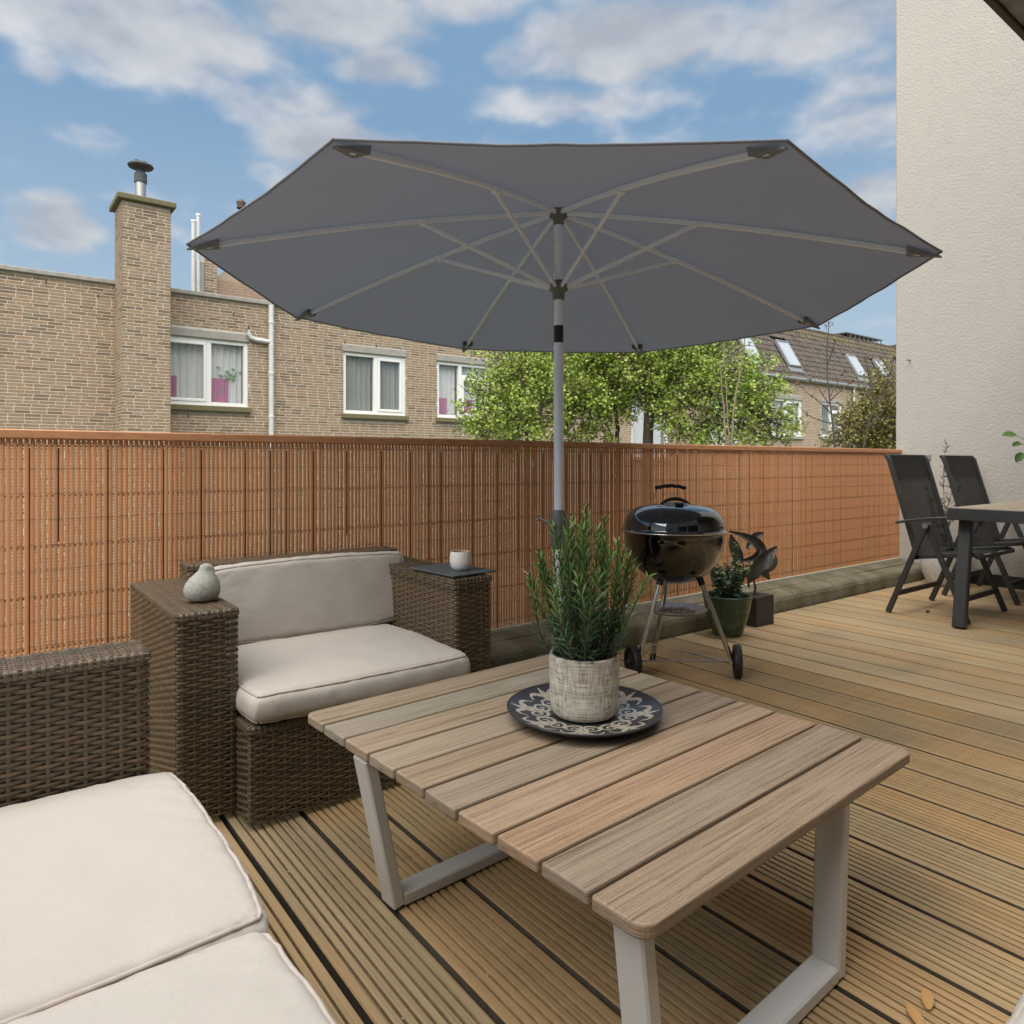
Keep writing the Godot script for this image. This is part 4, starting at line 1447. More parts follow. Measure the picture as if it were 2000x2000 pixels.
func kettle() -> void:
	var K := thing("kettle_grill", "glossy black kettle barbecue on three steel legs with two wheels", "barbecue", Vector3(2.80, 0, -2.33), deg_to_rad(-37.4))
	var R := .247
	var yr := .698
	var pr := PackedVector2Array()
	for k in 25:
		var a := PI * .5 * k / 24.0
		pr.append(Vector2(R * pow(sin(a), .94), yr - .255 * pow(cos(a), .9)))
	pr.append(Vector2(R + .006, yr + .001)); pr.append(Vector2(R + .006, yr + .005)); pr.append(Vector2(R - .003, yr + .006))
	var m := MB.new()
	m.lathe(pr, 64)
	build(m, "bowl", M.enamel, K)
	pr = PackedVector2Array()
	pr.append(Vector2(R - .004, yr + .009)); pr.append(Vector2(R + .011, yr + .009))
	pr.append(Vector2(R + .012, yr + .014)); pr.append(Vector2(R + .008, yr + .018))
	for k in 28:
		var a := PI * .5 * k / 27.0
		pr.append(Vector2((R + .002) * pow(maxf(cos(a), 0.0), .62), yr + .02 + .125 * pow(sin(a), .85)))
	m = MB.new()
	m.lathe(pr, 64)
	var lid := build(m, "lid", M.enamel, K)
	m = MB.new()
	m.lathe(PackedVector2Array([Vector2(R + .0135, yr + .0068), Vector2(R + .0155, yr + .009), Vector2(R + .0150, yr + .0135), Vector2(R + .0122, yr + .0142)]), 64)
	build(m, "rim_band", M.chrome, lid)
	# arched handle
	m = MB.new()
	var p := PackedVector3Array()
	var r := PackedFloat32Array()
	for k in 15:
		var q := k / 14.0
		p.append(Vector3(lerpf(-.078, .078, q), yr + .127 + .042 * pow(sin(PI * q), .6), .035)); r.append(.0085 + .003 * sin(PI * q))
	m.tube(p, r, 10, true, .8)
	build(m, "handle", M.black_plastic, lid)
	# vent disc with its tab
	m = MB.new()
	m.lathe(PackedVector2Array([Vector2(.062, 0), Vector2(.062, .004), Vector2(.055, .006), Vector2(.014, .007), Vector2(.010, .011), Vector2(0, .012)]), 28)
	var vent := build(m, "vent_disc", M.galv, lid)
	vent.position = Vector3(0, yr + .1415, .062); vent.rotation.x = .055
	m = MB.new()
	m.bx(Vector3(0, yr + .1455, .116), Vector3(.04, .014, .03), .004)
	build(m, "vent_tab", M.black_plastic, lid)
	# second grip behind the lid on two thin wires
	m = MB.new()
	p = PackedVector3Array(); r = PackedFloat32Array()
	for k in 13:
		var q := k / 12.0
		p.append(Vector3(lerpf(-.078, .078, q), yr + .218 + .012 * sin(PI * q) + .002 * sin(q * 26.0), -.07)); r.append(.0125)
	m.tube(p, r, 10, true, .75)
	build(m, "rear_grip", M.black_plastic, K)
	for s: float in [-1.0, 1.0]:
		m = MB.new()
		m.tube(PackedVector3Array([Vector3(.07 * s, yr + .212, -.07), Vector3(.082 * s, yr + .17, -.085), Vector3(.085 * s, yr + .12, -.10)]), PackedFloat32Array([.002, .002, .002]), 6)
		build(m, "grip_wire", M.galv, K)
	# legs
	var feet := [Vector3(-.195, .08, .10), Vector3(.262, .08, .10), Vector3(-.065, .012, -.20)]
	var tops := [Vector3(-.075, .478, .06), Vector3(.115, .478, .06), Vector3(-.005, .47, -.10)]
	for k in 3:
		m = MB.new()
		m.rod(feet[k], tops[k], .0125, 14)
		var leg := build(m, "leg", M.chrome, K)
		m = MB.new()
		var d: Vector3 = (tops[k] - feet[k]).normalized()
		m.rod(tops[k] - d * .035, tops[k] + d * .03, .0165, 14)
		if k == 2: m.rod(feet[k] - d * .01, feet[k] + d * .03, .0155, 12)
		build(m, "sleeve", M.black_plastic, leg)
	# ash dish with ashes
	m = MB.new()
	m.lathe(PackedVector2Array([Vector2(0, .292), Vector2(.09, .292), Vector2(.135, .302), Vector2(.15, .312), Vector2(.152, .316), Vector2(.147, .316), Vector2(.13, .307), Vector2(.085, .298), Vector2(0, .2975)]), 40)
	var dish := build(m, "ash_dish", M.galv, K)
	dish.position = Vector3(.015, 0, -.005)
	m = MB.new()
	var g := PackedVector3Array()
	var nz := FastNoiseLite.new()
	nz.seed = 88; nz.frequency = 22.0; nz.fractal_octaves = 3
	for a in 12:
		for b in 40:
			var rr := .118 * a / 11.0
			var th := TAU * b / 40.0
			var x := cos(th) * rr
			var z := sin(th) * rr
			g.append(Vector3(x + .01, .2985 + maxf(0.0, .012 * (1.0 - a / 11.0) + .010 * nz.get_noise_2d(x, z)) , z))
	m.grid(g, 12, 40, Vector3.UP, true)
	build(m, "ashes", M.ash, dish)
	# wheels
	for k in 2:
		var f: Vector3 = feet[k]
		var s := -1.0 if k == 0 else 1.0
		var wn := part_node("wheel", K)
		wn.position = f + Vector3(s * .026, 0, 0)
		wn.rotation = Vector3(0, -.22 * s, 0)
		m = MB.new()
		var turn := Transform3D(Basis(Vector3(0, 0, 1), PI * .5), Vector3.ZERO)
		var ring := PackedVector3Array()
		for q in [[.058, -.018], [.072, -.019], [.0785, -.015], [.08, -.006], [.08, .006], [.0785, .015], [.072, .019], [.058, .018], [.058, -.018]]:
			for a in 36: ring.append(Vector3(q[1], cos(TAU * a / 36.0) * q[0], sin(TAU * a / 36.0) * q[0]))
		m.grid(ring, 9, 36, Vector3.ZERO, true)
		build(m, "tyre", M.black_plastic, wn)
		m = MB.new()
		m.rod(Vector3(-.02, 0, 0), Vector3(.02, 0, 0), .014, 14)
		for a in 6:
			var th := TAU * a / 6.0
			m.bar(Vector3(0, cos(th), sin(th)) * .012, Vector3(0, cos(th), sin(th)) * .06, Vector3.RIGHT, .016, .007, .001)
		m.lathe(PackedVector2Array([Vector2(0, -.001), Vector2(.058, -.001), Vector2(.058, .001), Vector2(0, .001)]), 24)
		var last := m.v.size()
		for q in range(last - 4 * 25, last):
			m.v[q] = turn * m.v[q]; m.n[q] = turn.basis * m.n[q]
		build(m, "hub", M.black_plastic, wn)
	m = MB.new()
	m.rod(feet[0] - Vector3(.05, 0, 0), feet[1] + Vector3(.05, 0, 0), .004, 8)
	build(m, "axle", M.galv, K)
	# wire bottom rack between the legs
	m = MB.new()
	var ra: Vector3 = feet[0]
	var rb: Vector3 = feet[1]
	var rc := Vector3(-.068, .09, -.178)
	m.rod(ra, rc, .0028, 6); m.rod(rb, rc, .0028, 6)
	for q in 5:
		var t := .16 + q * .17
		var a := ra.lerp(rb, t)
		var e := rc.lerp(rb, maxf(0.0, t * 1.05 - .07)) if t > .2 else rc.lerp(ra, .12)
		m.rod(a, e, .0022, 6)
	build(m, "bottom_rack", M.galv, K)

# slim leaf: base, direction, up side, length, width, droop
func leaf(m: MB, a: Vector3, d: Vector3, up: Vector3, l: float, w: float, droop: float, seg := 3, shape := 0.6) -> void:
	var side := d.cross(up).normalized()
	var n := side.cross(d).normalized()
	var g := PackedVector3Array()
	for e in 3:
		for k in seg + 1:
			var q := float(k) / seg
			var ww := w * pow(sin(PI * clampf(lerpf(.08, .985, q), 0, 1)), shape) * .5
			g.append(a + d * (l * q) - n * (droop * q * q) + side * ((e - 1) * ww) + n * (absf(e - 1.0) * ww * .35))
	m.grid(g, 3, seg + 1, n)

func rand_dir(r: RandomNumberGenerator) -> Vector3:
	return Vector3(r.randfn(), r.randfn(), r.randfn()).normalized()

func rosemary() -> void:
	var at := Vector3(1.24, .4, -1.32)
	var P := thing("plate", "round black plate with pale scroll pattern on the coffee table", "plate", at)
	var m := MB.new()
	var prof := PackedVector2Array()
	for q in [[0.0, .009], [.06, .009], [.115, .0125], [.165, .021], [.192, .030]]: prof.append(Vector2(q[0], q[1]))
	var seg := 72
	var s := m.v.size()
	for k in prof.size():
		var d := prof[mini(k + 1, prof.size() - 1)] - prof[maxi(k - 1, 0)]
		for q in seg + 1:
			var an := TAU * q / seg
			m.v.append(Vector3(cos(an) * prof[k].x, prof[k].y, sin(an) * prof[k].x))
			m.n.append(Vector3(-cos(an) * d.y, d.x, -sin(an) * d.y).normalized()); m.c.append(Color.WHITE)
			m.t.append(Vector2(.5 + cos(an) * prof[k].x / .196 * .5, .5 + sin(an) * prof[k].x / .196 * .5))
	for k in prof.size() - 1:
		for q in seg:
			var a := s + k * (seg + 1) + q
			m.i.append_array(PackedInt32Array([a, a + 1, a + seg + 2, a, a + seg + 2, a + seg + 1]))
	build(m, "glaze", M.plate, P)
	m = MB.new()
	m.lathe(PackedVector2Array([Vector2(0, .001), Vector2(.085, .001), Vector2(.09, .004), Vector2(.14, .008), Vector2(.185, .020), Vector2(.1965, .0285), Vector2(.1965, .0315), Vector2(.1925, .0312), Vector2(.1915, .0302)]), 72)
	build(m, "body", M.plate_edge, P)
	var R := thing("potted_rosemary", "bushy rosemary in a scratched pale cylinder pot on the plate", "plant", at + Vector3(0, .010, 0))
	m = MB.new()
	m.lathe(PackedVector2Array([Vector2(0, .0005), Vector2(.066, .0005), Vector2(.078, .006), Vector2(.085, .018), Vector2(.0865, .04), Vector2(.0885, .10), Vector2(.0895, .148), Vector2(.0885, .154), Vector2(.0855, .1565), Vector2(.0805, .1555), Vector2(.078, .151), Vector2(.077, .12), Vector2(.076, .11)]), 56)
	build(m, "pot", M.rough_pot, R)
	m = MB.new()
	var g := PackedVector3Array()
	var nz := FastNoiseLite.new()
	nz.seed = 4; nz.frequency = 30.0
	for a in 8:
		for b in 28:
			var th := TAU * b / 28.0
			var rr := .0775 * a / 7.0
			g.append(Vector3(cos(th) * rr, .128 + .006 * nz.get_noise_2d(cos(th) * rr, sin(th) * rr), sin(th) * rr))
	m.grid(g, 8, 28, Vector3.UP, true)
	build(m, "soil", M.soil, R)
	var r := RandomNumberGenerator.new()
	r.seed = 77
	for k in 34:
		var th := k * 2.399 + r.randf_range(-.2, .2)
		var f := sqrt((k + .5) / 34.0)
		var base := Vector3(cos(th), 0, sin(th)) * (.060 * f) + Vector3(0, .125, 0)
		var outd := Vector3(cos(th), 0, sin(th))
		var hgt := lerpf(.41, .22, f * f) * r.randf_range(.82, 1.08)
		var lean := f * r.randf_range(.065, .135)
		var p := PackedVector3Array()
		var rad := PackedFloat32Array()
		var ns := 12
		var wob := r.randf() * 6.0
		for q in ns + 1:
			var t := float(q) / ns
			p.append(base + outd * (lean * pow(t, .8)) + Vector3(sin(wob + t * 4.0) * .008, hgt * (t + .12 * t * t) / 1.12, cos(wob + t * 3.0) * .008))
			rad.append(lerpf(.0026, .0011, t))
		m = MB.new()
		m.tube(p, rad, 5)
		var st := build(m, "stem", M.stem, R)
		m = MB.new()
		var cnt := int(hgt / .0043)
		for q in cnt:
			var t := .10 + .9 * q / cnt
			var fi := t * ns
			var i0 := mini(int(fi), ns - 1)
			var pt := p[i0].lerp(p[i0 + 1], fi - i0)
			var ax := (p[i0 + 1] - p[i0]).normalized()
			var pa := q * 1.571 + r.randf_range(-.5, .5) + (q / 2) * .3
			var sd := Vector3(cos(pa), 0, sin(pa))
			sd = (sd - ax * sd.dot(ax)).normalized()
			var d := (sd * r.randf_range(.65, 1.05) + ax * lerpf(.55, 1.25, t)).normalized()
			var young := clampf(t * 1.15 - .25 + r.randf_range(-.25, .25), 0, 1)
			m.col = Color(.032, .078, .028).lerp(Color(.10, .195, .036), young)
			if r.randf() < .05: m.col = Color(.24, .21, .09)
			leaf(m, pt, d, ax, r.randf_range(.028, .047) * (1.0 - .35 * smoothstep(.8, 1.0, t)), r.randf_range(.0040, .0058), r.randf_range(-.003, .007), 3, .5)
		build(m, "needles", M.needle, st, "stuff")

func small_things() -> void:
	# ---- stone bird on the left arm of the two-seater
	var b := thing("stone_bird", "round grey stone bird figure on the left arm of the two-seater", "figurine", Vector3(.572, .621, -2.33), deg_to_rad(-20))
	var m := MB.new()
	var g := PackedVector3Array()
	var prof := [[.0, .0, 0.0], [.036, .001, 0.0], [.047, .008, 0.0], [.053, .022, 0.0], [.0545, .038, 0.0], [.051, .055, .003], [.042, .071, .008], [.031, .084, .013], [.0225, .093, .017], [.0195, .100, .020], [.0185, .107, .0215], [.0150, .1135, .022], [.008, .1175, .022], [0.0, .1185, .022]]
	for q in prof:
		for a in 32:
			var th := TAU * a / 32.0
			var x: float = cos(th) * q[0] * 1.05
			if q[1] > .09 and q[1] < .112 and cos(th) > .75: x += .006 * (cos(th) - .75) * 4.0
			g.append(Vector3(q[2] * .55 + x, q[1], sin(th) * q[0]))
	m.grid(g, prof.size(), 32, Vector3.ZERO, true)
	build(m, "body", M.stone_bird, b).scale = Vector3(.93, .96, .93)
	# ---- slate and cup on the right arm
	var t := thing("slate_tile", "thin grey slate tile lying on the right arm of the two-seater", "slate", Vector3(1.486, .630, -2.325), deg_to_rad(4))
	m = MB.new()
	m.bx(Vector3(0, .003, 0), Vector3(.205, .006, .29), .0015)
	build(m, "tile", M.slate, t)
	var c := thing("cup", "small white cup with a tan inside on the slate tile", "cup", Vector3(1.488, .6365, -2.27))
	m = MB.new()
	m.lathe(PackedVector2Array([Vector2(0, .0005), Vector2(.020, .0005), Vector2(.028, .004), Vector2(.037, .016), Vector2(.0415, .034), Vector2(.0410, .054), Vector2(.0372, .0715), Vector2(.0360, .0725), Vector2(.0345, .0715)]), 40)
	build(m, "shell", M.cup, c)
	m = MB.new()
	m.lathe(PackedVector2Array([Vector2(.0345, .0715), Vector2(.0375, .054), Vector2(.038, .034), Vector2(.032, .014), Vector2(0, .008)]), 40)
	build(m, "inside", M.cup_in, c)
	# ---- eucalyptus in the green pot
	var E := thing("eucalyptus_pot", "grey-green eucalyptus in a glazed dark green pot by the kerb", "plant", Vector3(3.665, 0, -2.635))
	m = MB.new()
	m.lathe(PackedVector2Array([Vector2(0, .001), Vector2(.078, .001), Vector2(.088, .008), Vector2(.103, .05), Vector2(.122, .11), Vector2(.136, .17), Vector2(.143, .222), Vector2(.149, .232), Vector2(.1495, .240), Vector2(.145, .245), Vector2(.135, .243), Vector2(.130, .232), Vector2(.124, .18)]), 48)
	build(m, "pot", M.green_glaze, E)
	m = MB.new()
	m.lathe(PackedVector2Array([Vector2(.127, .195), Vector2(.06, .203), Vector2(0, .205)]), 24)
	build(m, "soil", M.soil, E)
	var r := RandomNumberGenerator.new()
	r.seed = 31
	for k in 24:
		var th := k * 2.399 + .4
		var outd := Vector3(cos(th), 0, sin(th))
		var hgt := r.randf_range(.09, .25)
		var lean := r.randf_range(.02, .10)
		if k == 0: hgt = .37; lean = .05; outd = Vector3(.75, 0, .5)
		if k == 1: hgt = .27; lean = .075; outd = Vector3(-.9, 0, -.4)
		if k == 2: hgt = .24; lean = .10; outd = Vector3(.9, 0, .6)
		var p := PackedVector3Array()
		var rad := PackedFloat32Array()
		for q in 9:
			var s := q / 8.0
			p.append(Vector3(0, .20, 0) + outd * (.03 + lean * pow(s, 1.2)) + Vector3(sin(s * 5.0 + k) * .006, hgt * s, cos(s * 4.0 + k) * .006))
			rad.append(lerpf(.0028, .0012, s))
		m = MB.new()
		m.tube(p, rad, 5)
		var st := build(m, "stem", M.green_stem, E)
		m = MB.new()
		var cnt := int(hgt / .0085) + 3
		for q in cnt:
			var s := .05 + .95 * q / cnt
			var fi := s * 8.0
			var i0 := mini(int(fi), 7)
			var pt := p[i0].lerp(p[i0 + 1], fi - i0)
			for e in 2:
				var pa := q * 1.3 + e * PI + r.randf_range(-.4, .4)
				var d := Vector3(cos(pa), r.randf_range(-.25, .5), sin(pa)).normalized()
				m.col = Color(.14, .225, .15).lerp(Color(.31, .40, .30), r.randf())
				if s > .85: m.col = Color(.20, .25, .10)
				leaf(m, pt, d, (Vector3.UP + rand_dir(r) * .6).normalized(), lerpf(.042, .020, s) * r.randf_range(.85, 1.2), lerpf(.042, .019, s) * r.randf_range(.8, 1.1), r.randf_range(0, .006), 4, .5)
		build(m, "leaves", M.euca, st, "stuff")
	# ---- bronze leaf sculpture on a dark block
	var S := thing("leaf_sculpture", "dark bronze sculpture of curled leaves on a square black block", "sculpture", Vector3(4.05, 0, -2.70))
	m = MB.new()
	m.bx(Vector3(0, .094, 0), Vector3(.195, .188, .15), .002)
	build(m, "plinth", M.plinth, S)
	m = MB.new()
	m.bx(Vector3(0, .191, .0), Vector3(.045, .006, .03), .001)
	build(m, "foot_plate", M.bronze, S)
	var fr := Node3D.new()
	var B := Basis(Vector3.UP, deg_to_rad(-37.4))
	fr.free()
	var stem := [[[0, .19, 0], [.003, .24, 0], [-.012, .29, .005], [-.05, .32, .0], [-.075, .39, -.01]], [[-.012, .285, 0], [.02, .30, .0], [.05, .36, .01]]]
	for q in stem:
		m = MB.new()
		var p := PackedVector3Array()
		var rad := PackedFloat32Array()
		for k in q.size():
			p.append(B * Vector3(q[k][0], q[k][1], q[k][2])); rad.append(lerpf(.008, .004, float(k) / q.size()))
		m.tube(p, rad, 8)
		build(m, "stem", M.bronze, S)
	# spine points, half width, cup
	for q in [
		[Vector3(-.09, .41, .02), Vector3(.09, .43, .05), Vector3(.05, .55, .02), Vector3(-.168, .597, -.01), .034, .9],
		[Vector3(-.04, .48, -.03), Vector3(.0, .54, -.05), Vector3(.03, .565, -.05), Vector3(.072, .585, -.05), .034, .4],
		[Vector3(-.052, .275, .03), Vector3(-.03, .38, .055), Vector3(.06, .44, .05), Vector3(.13, .505, .03), .043, .7],
		[Vector3(.055, .34, .0), Vector3(.12, .35, .01), Vector3(.14, .41, .0), Vector3(.128, .46, -.01), .026, -.6],
		[Vector3(.02, .335, -.01), Vector3(.05, .34, .0), Vector3(.075, .32, .0), Vector3(.094, .283, .0), .024, .4],
		[Vector3(-.06, .39, -.04), Vector3(-.11, .43, -.05), Vector3(-.13, .50, -.05), Vector3(-.142, .575, -.05), .038, .5],
		[Vector3(-.045, .30, -.01), Vector3(-.07, .32, .0), Vector3(-.10, .36, .0), Vector3(-.118, .385, .0), .022, .4],
		[Vector3(-.05, .30, .03), Vector3(-.056, .275, .035), Vector3(-.055, .255, .035), Vector3(-.048, .232, .03), .008, .2]]:
		m = MB.new()
		var rows := 14
		var cols := 9
		for layer in 2:
			var pts := PackedVector3Array()
			for k in rows:
				var t2 := k / (rows - 1.0)
				var a: Vector3 = (q[0] as Vector3).bezier_interpolate(q[1], q[2], q[3], t2)
				var a2: Vector3 = (q[0] as Vector3).bezier_interpolate(q[1], q[2], q[3], t2 + .01)
				var d := (a2 - a).normalized()
				var side := d.cross(Vector3(0, .15, 1)).normalized()
				var n := side.cross(d).normalized()
				var w: float = q[4] * pow(sin(PI * lerpf(.06, .985, t2)), .8)
				for e in cols:
					var f := e / (cols - 1.0) * 2.0 - 1.0
					var z: float = q[5] * w * (f * f - .2) - .0025 * exp(-f * f * 30.0)
					pts.append(B * (a + side * (w * f) + n * (z + (.0015 if layer == 0 else -.0015) + .0025 * sin(f * 9.0 + t2 * 17.0))))
			m.grid(pts, rows, cols, B * Vector3(0, 0, 1.0 if layer == 0 else -1.0))
		build(m, "leaf", M.bronze, S)
	# ---- white pot with a thin olive near the wall
	var O := thing("olive_pot", "thin olive sapling in a white pot in the corner behind the chairs", "plant", Vector3(6.60, 0, -2.57))
	m = MB.new()
	m.lathe(PackedVector2Array([Vector2(0, .001), Vector2(.105, .001), Vector2(.125, .02), Vector2(.16, .10), Vector2(.178, .19), Vector2(.178, .26), Vector2(.165, .325), Vector2(.168, .335), Vector2(.16, .34), Vector2(.15, .33), Vector2(.155, .28)]), 40)
	build(m, "pot", M.white_glaze, O)
	m = MB.new()
	m.lathe(PackedVector2Array([Vector2(.155, .29), Vector2(.08, .295), Vector2(0, .295)]), 20)
	build(m, "soil", M.soil, O)
	for k in 6:
		var th := k * 2.3
		var outd := Vector3(cos(th), 0, sin(th))
		var hgt := [.92, .62, .55, .7, .48, .38][k] as float
		var p := PackedVector3Array()
		var rad := PackedFloat32Array()
		for q in 11:
			var s := q / 10.0
			p.append(Vector3(0, .29, 0) + outd * (.015 + (.04 if k == 0 else .13) * pow(s, 1.1)) + Vector3(sin(s * 6.0 + k) * .014, hgt * s, cos(s * 5.0 + k) * .014))
			rad.append(lerpf(.0045, .0015, s))
		m = MB.new()
		m.tube(p, rad, 5)
		var st := build(m, "stem", M.pale_bark, O)
		m = MB.new()
		for q in int(hgt * 75.0):
			var s := .25 + .75 * r.randf()
			var fi := s * 10.0
			var i0 := mini(int(fi), 9)
			var pt := p[i0].lerp(p[i0 + 1], fi - i0)
			var d := (rand_dir(r) + Vector3.UP * .5).normalized()
			m.col = Color(.10, .105, .06).lerp(Color(.20, .20, .13), r.randf())
			leaf(m, pt, d, rand_dir(r), r.randf_range(.035, .06), r.randf_range(.007, .011), .004, 3, .6)
		build(m, "leaves", M.needle, st, "stuff")
	# ---- leafy plant on the dining table, reaching in from the right edge
	var V := thing("leafy_pot_plant", "green heart-leaved plant reaching in at the right edge of the picture", "plant", Vector3(5.46, .757, -1.45))
	m = MB.new()
	m.lathe(PackedVector2Array([Vector2(0, .001), Vector2(.05, .001), Vector2(.065, .10), Vector2(.068, .12), Vector2(.06, .12), Vector2(.055, .10), Vector2(0, .10)]), 28)
	build(m, "pot", M.white_glaze, V)
	for q in [[Vector3(-.126, .464, -.20), .085, Vector3(-.75, .05, -.6)], [Vector3(-.10, .411, -.18), .06, Vector3(-.8, -.15, -.5)], [Vector3(-.095, .35, -.175), .07, Vector3(-.4, -.7, -.3)], [Vector3(-.06, .50, -.15), .07, Vector3(.2, .6, -.1)], [Vector3(.03, .42, -.04), .09, Vector3(.7, .2, .4)], [Vector3(.05, .36, .06), .09, Vector3(.3, .1, .8)], [Vector3(-.02, .3, .08), .08, Vector3(-.5, .1, .6)]]:
		m = MB.new()
		var e: Vector3 = q[0]
		m.tube(PackedVector3Array([Vector3(0, .1, 0), Vector3(e.x * .3, .1 + (e.y - .1) * .7, e.z * .3), e]), PackedFloat32Array([.004, .003, .002]), 5)
		var st := build(m, "stem", M.green_stem, V)
		m = MB.new()
		m.col = Color(.06, .14, .02).lerp(Color(.11, .2, .03), r.randf())
		leaf(m, e, (q[2] as Vector3).normalized(), Vector3(-.4, .8, .5).normalized(), q[1], q[1] * .72, .012, 8, .75)
		build(m, "leaf", M.leaf, st)
	# ---- bits on the deck
	for q in [[Vector3(1.415, .004, -.592), .5, "left of the two dried leaves on the deck at the bottom edge"], [Vector3(1.475, .004, -.595), .1, "right of the two dried leaves on the deck at the bottom edge"]]:
		var D := thing("dried_leaf", q[2], "leaf", q[0], q[1], "dried leaves")
		m = MB.new()
		leaf(m, Vector3(-.02, .0, .0), Vector3(.9, .2, -.35).normalized(), Vector3.UP, .05, .022, .004, 6, .7)
		leaf(m, Vector3(-.02, -.0012, .0), Vector3(.9, .2, -.35).normalized(), Vector3.UP, .05, .022, .004, 6, .7)
		build(m, "blade", M.dry_leaf, D)
	var st := thing("pebble", "tiny black pebble on the deck under the left chair", "pebble", Vector3(5.308, 0, -2.168))
	m = MB.new()
	m.lathe(PackedVector2Array([Vector2(0, .0005), Vector2(.010, .002), Vector2(.013, .007), Vector2(.008, .014), Vector2(0, .015)]), 7)
	build(m, "stone", M.black_plastic, st)

func make_chair(label: String, at: Vector3) -> Node3D:
	var C := thing("garden_chair", label, "chair", at, 0.0, "dark garden chairs at the dining table")
	var w := .345
	var m: MB
	for s: float in [-1.0, 1.0]:
		var x := w * s
		# rear leg leans back, front leg leans forward, both hang from a pivot under the armrest
		m = MB.new()
		m.bar(Vector3(x, .004, -.245), Vector3(x, .632, .005), Vector3.RIGHT, .022, .036, .004)
		build(m, "leg", M.anthracite, C)
		m = MB.new()
		m.bar(Vector3(x - .024 * s, .004, .245), Vector3(x - .024 * s, .632, -.005), Vector3.RIGHT, .022, .036, .004)
		build(m, "leg", M.anthracite, C)
		m = MB.new()
		m.rod(Vector3(x - .045 * s, .622, 0), Vector3(x + .016 * s, .622, 0), .019, 16)
		build(m, "pivot", M.grey_plastic, C)
		m = MB.new()
		for k in 5:
			var p := func(q: float) -> Vector3: return Vector3(x, .632 + .055 * q + .012 * sin(PI * q), lerpf(-.19, .24, q))
			m.bar(p.call(k / 5.0), p.call((k + 1.06) / 5.0), Vector3.RIGHT, .05 if k > 0 else .04, .018, .005)
		build(m, "armrest", M.anthracite, C)
		m = MB.new()
		m.bar(Vector3(x - .05 * s, .385, -.07), Vector3(x - .05 * s, 1.075, -.262), Vector3.RIGHT, .022, .03, .004)
		m.bar(Vector3(x - .05 * s, 1.07, -.26), Vector3(x - .05 * s, 1.097, -.285), Vector3.RIGHT, .022, .028, .004)
		build(m, "back_rail", M.anthracite, C)
		m = MB.new()
		m.bar(Vector3(x - .05 * s, .395, -.12), Vector3(x - .05 * s, .452, .27), Vector3.RIGHT, .022, .03, .004)
		m.bar(Vector3(x - .05 * s, .452, .268), Vector3(x - .05 * s, .432, .305), Vector3.RIGHT, .022, .028, .004)
		build(m, "seat_rail", M.anthracite, C)
	for q in [[-.19, .142], [.19, .142]]:
		m = MB.new()
		m.bx(Vector3(0, q[1], q[0]), Vector3(2 * w - .06, .036, .02), .004)
		build(m, "stretcher", M.anthracite, C)
	m = MB.new()
	m.rod(Vector3(-w + .05, 1.092, -.283), Vector3(w - .05, 1.092, -.283), .012, 10)
	m.rod(Vector3(-w + .05, .435, .30), Vector3(w - .05, .435, .30), .012, 10)
	build(m, "cross_tube", M.anthracite, C)
	# sling fabric: back, headrest band and seat
	for q in [[Vector3(0, .40, -.085), Vector3(0, 1.09, -.278), "back_sling", .012], [Vector3(0, .94, -.226), Vector3(0, 1.098, -.272), "headrest", .004], [Vector3(0, .398, -.10), Vector3(0, .448, .285), "seat_sling", .02]]:
		var a: Vector3 = q[0]
		var b: Vector3 = q[1]
		m = MB.new()
		var g := PackedVector3Array()
		for k in 13:
			var t := k / 12.0
			for e in 13:
				var f := e / 12.0 * 2.0 - 1.0
				var p := a.lerp(b, t)
				p.x = f * (w - .055)
				var sag: float = q[3] * (1.0 - f * f) * sin(PI * t)
				if q[2] == "seat_sling": p.y -= sag
				else: p.z -= sag
				g.append(p)
		m.grid(g, 13, 13, Vector3(0, 1, 1))
		build(m, q[2], M.mesh_cloth, C)
	return C

func dining() -> void:
	var T := thing("dining_table", "grey-brown slatted dining table cut off by the right edge", "table", Vector3(5.82, 0, -1.38))
	var k := 0
	var hx := .84
	for q in 10:
		var m := MB.new()
		m.bx(Vector3(0, .744, -.497 + .1 * q), Vector3(2 * hx - .02, .022, .096), .003)
		build(m, "plank", M.far_plank, T)
	var m := MB.new()
	for z: float in [-.49, .44]: m.bx(Vector3(0, .705, z), Vector3(2 * hx - .05, .055, .03), .003)
	for x: float in [-hx + .02, hx - .02]: m.bx(Vector3(x, .718, -.025), Vector3(.03, .075, 1.03), .003)
	build(m, "frame", M.anthracite, T)
	for s: float in [-1.0, 1.0]:
		for z: float in [-1.0, 1.0]:
			m = MB.new()
			var a := Vector3(s * (hx - .15), .69, -.025 + z * .455)
			var b := Vector3(s * (hx + .035), .004, -.025 + z * .43)
			m.bar(b, a, Vector3(0, 0, 1), .075, .05, .006)
			build(m, "leg", M.anthracite, T)
	make_chair("dark mesh garden chair nearer the fence, left of the two", Vector3(5.43, 0, -2.09))
	make_chair("dark mesh garden chair close to the plaster wall, right of the two", Vector3(6.42, 0, -2.12))

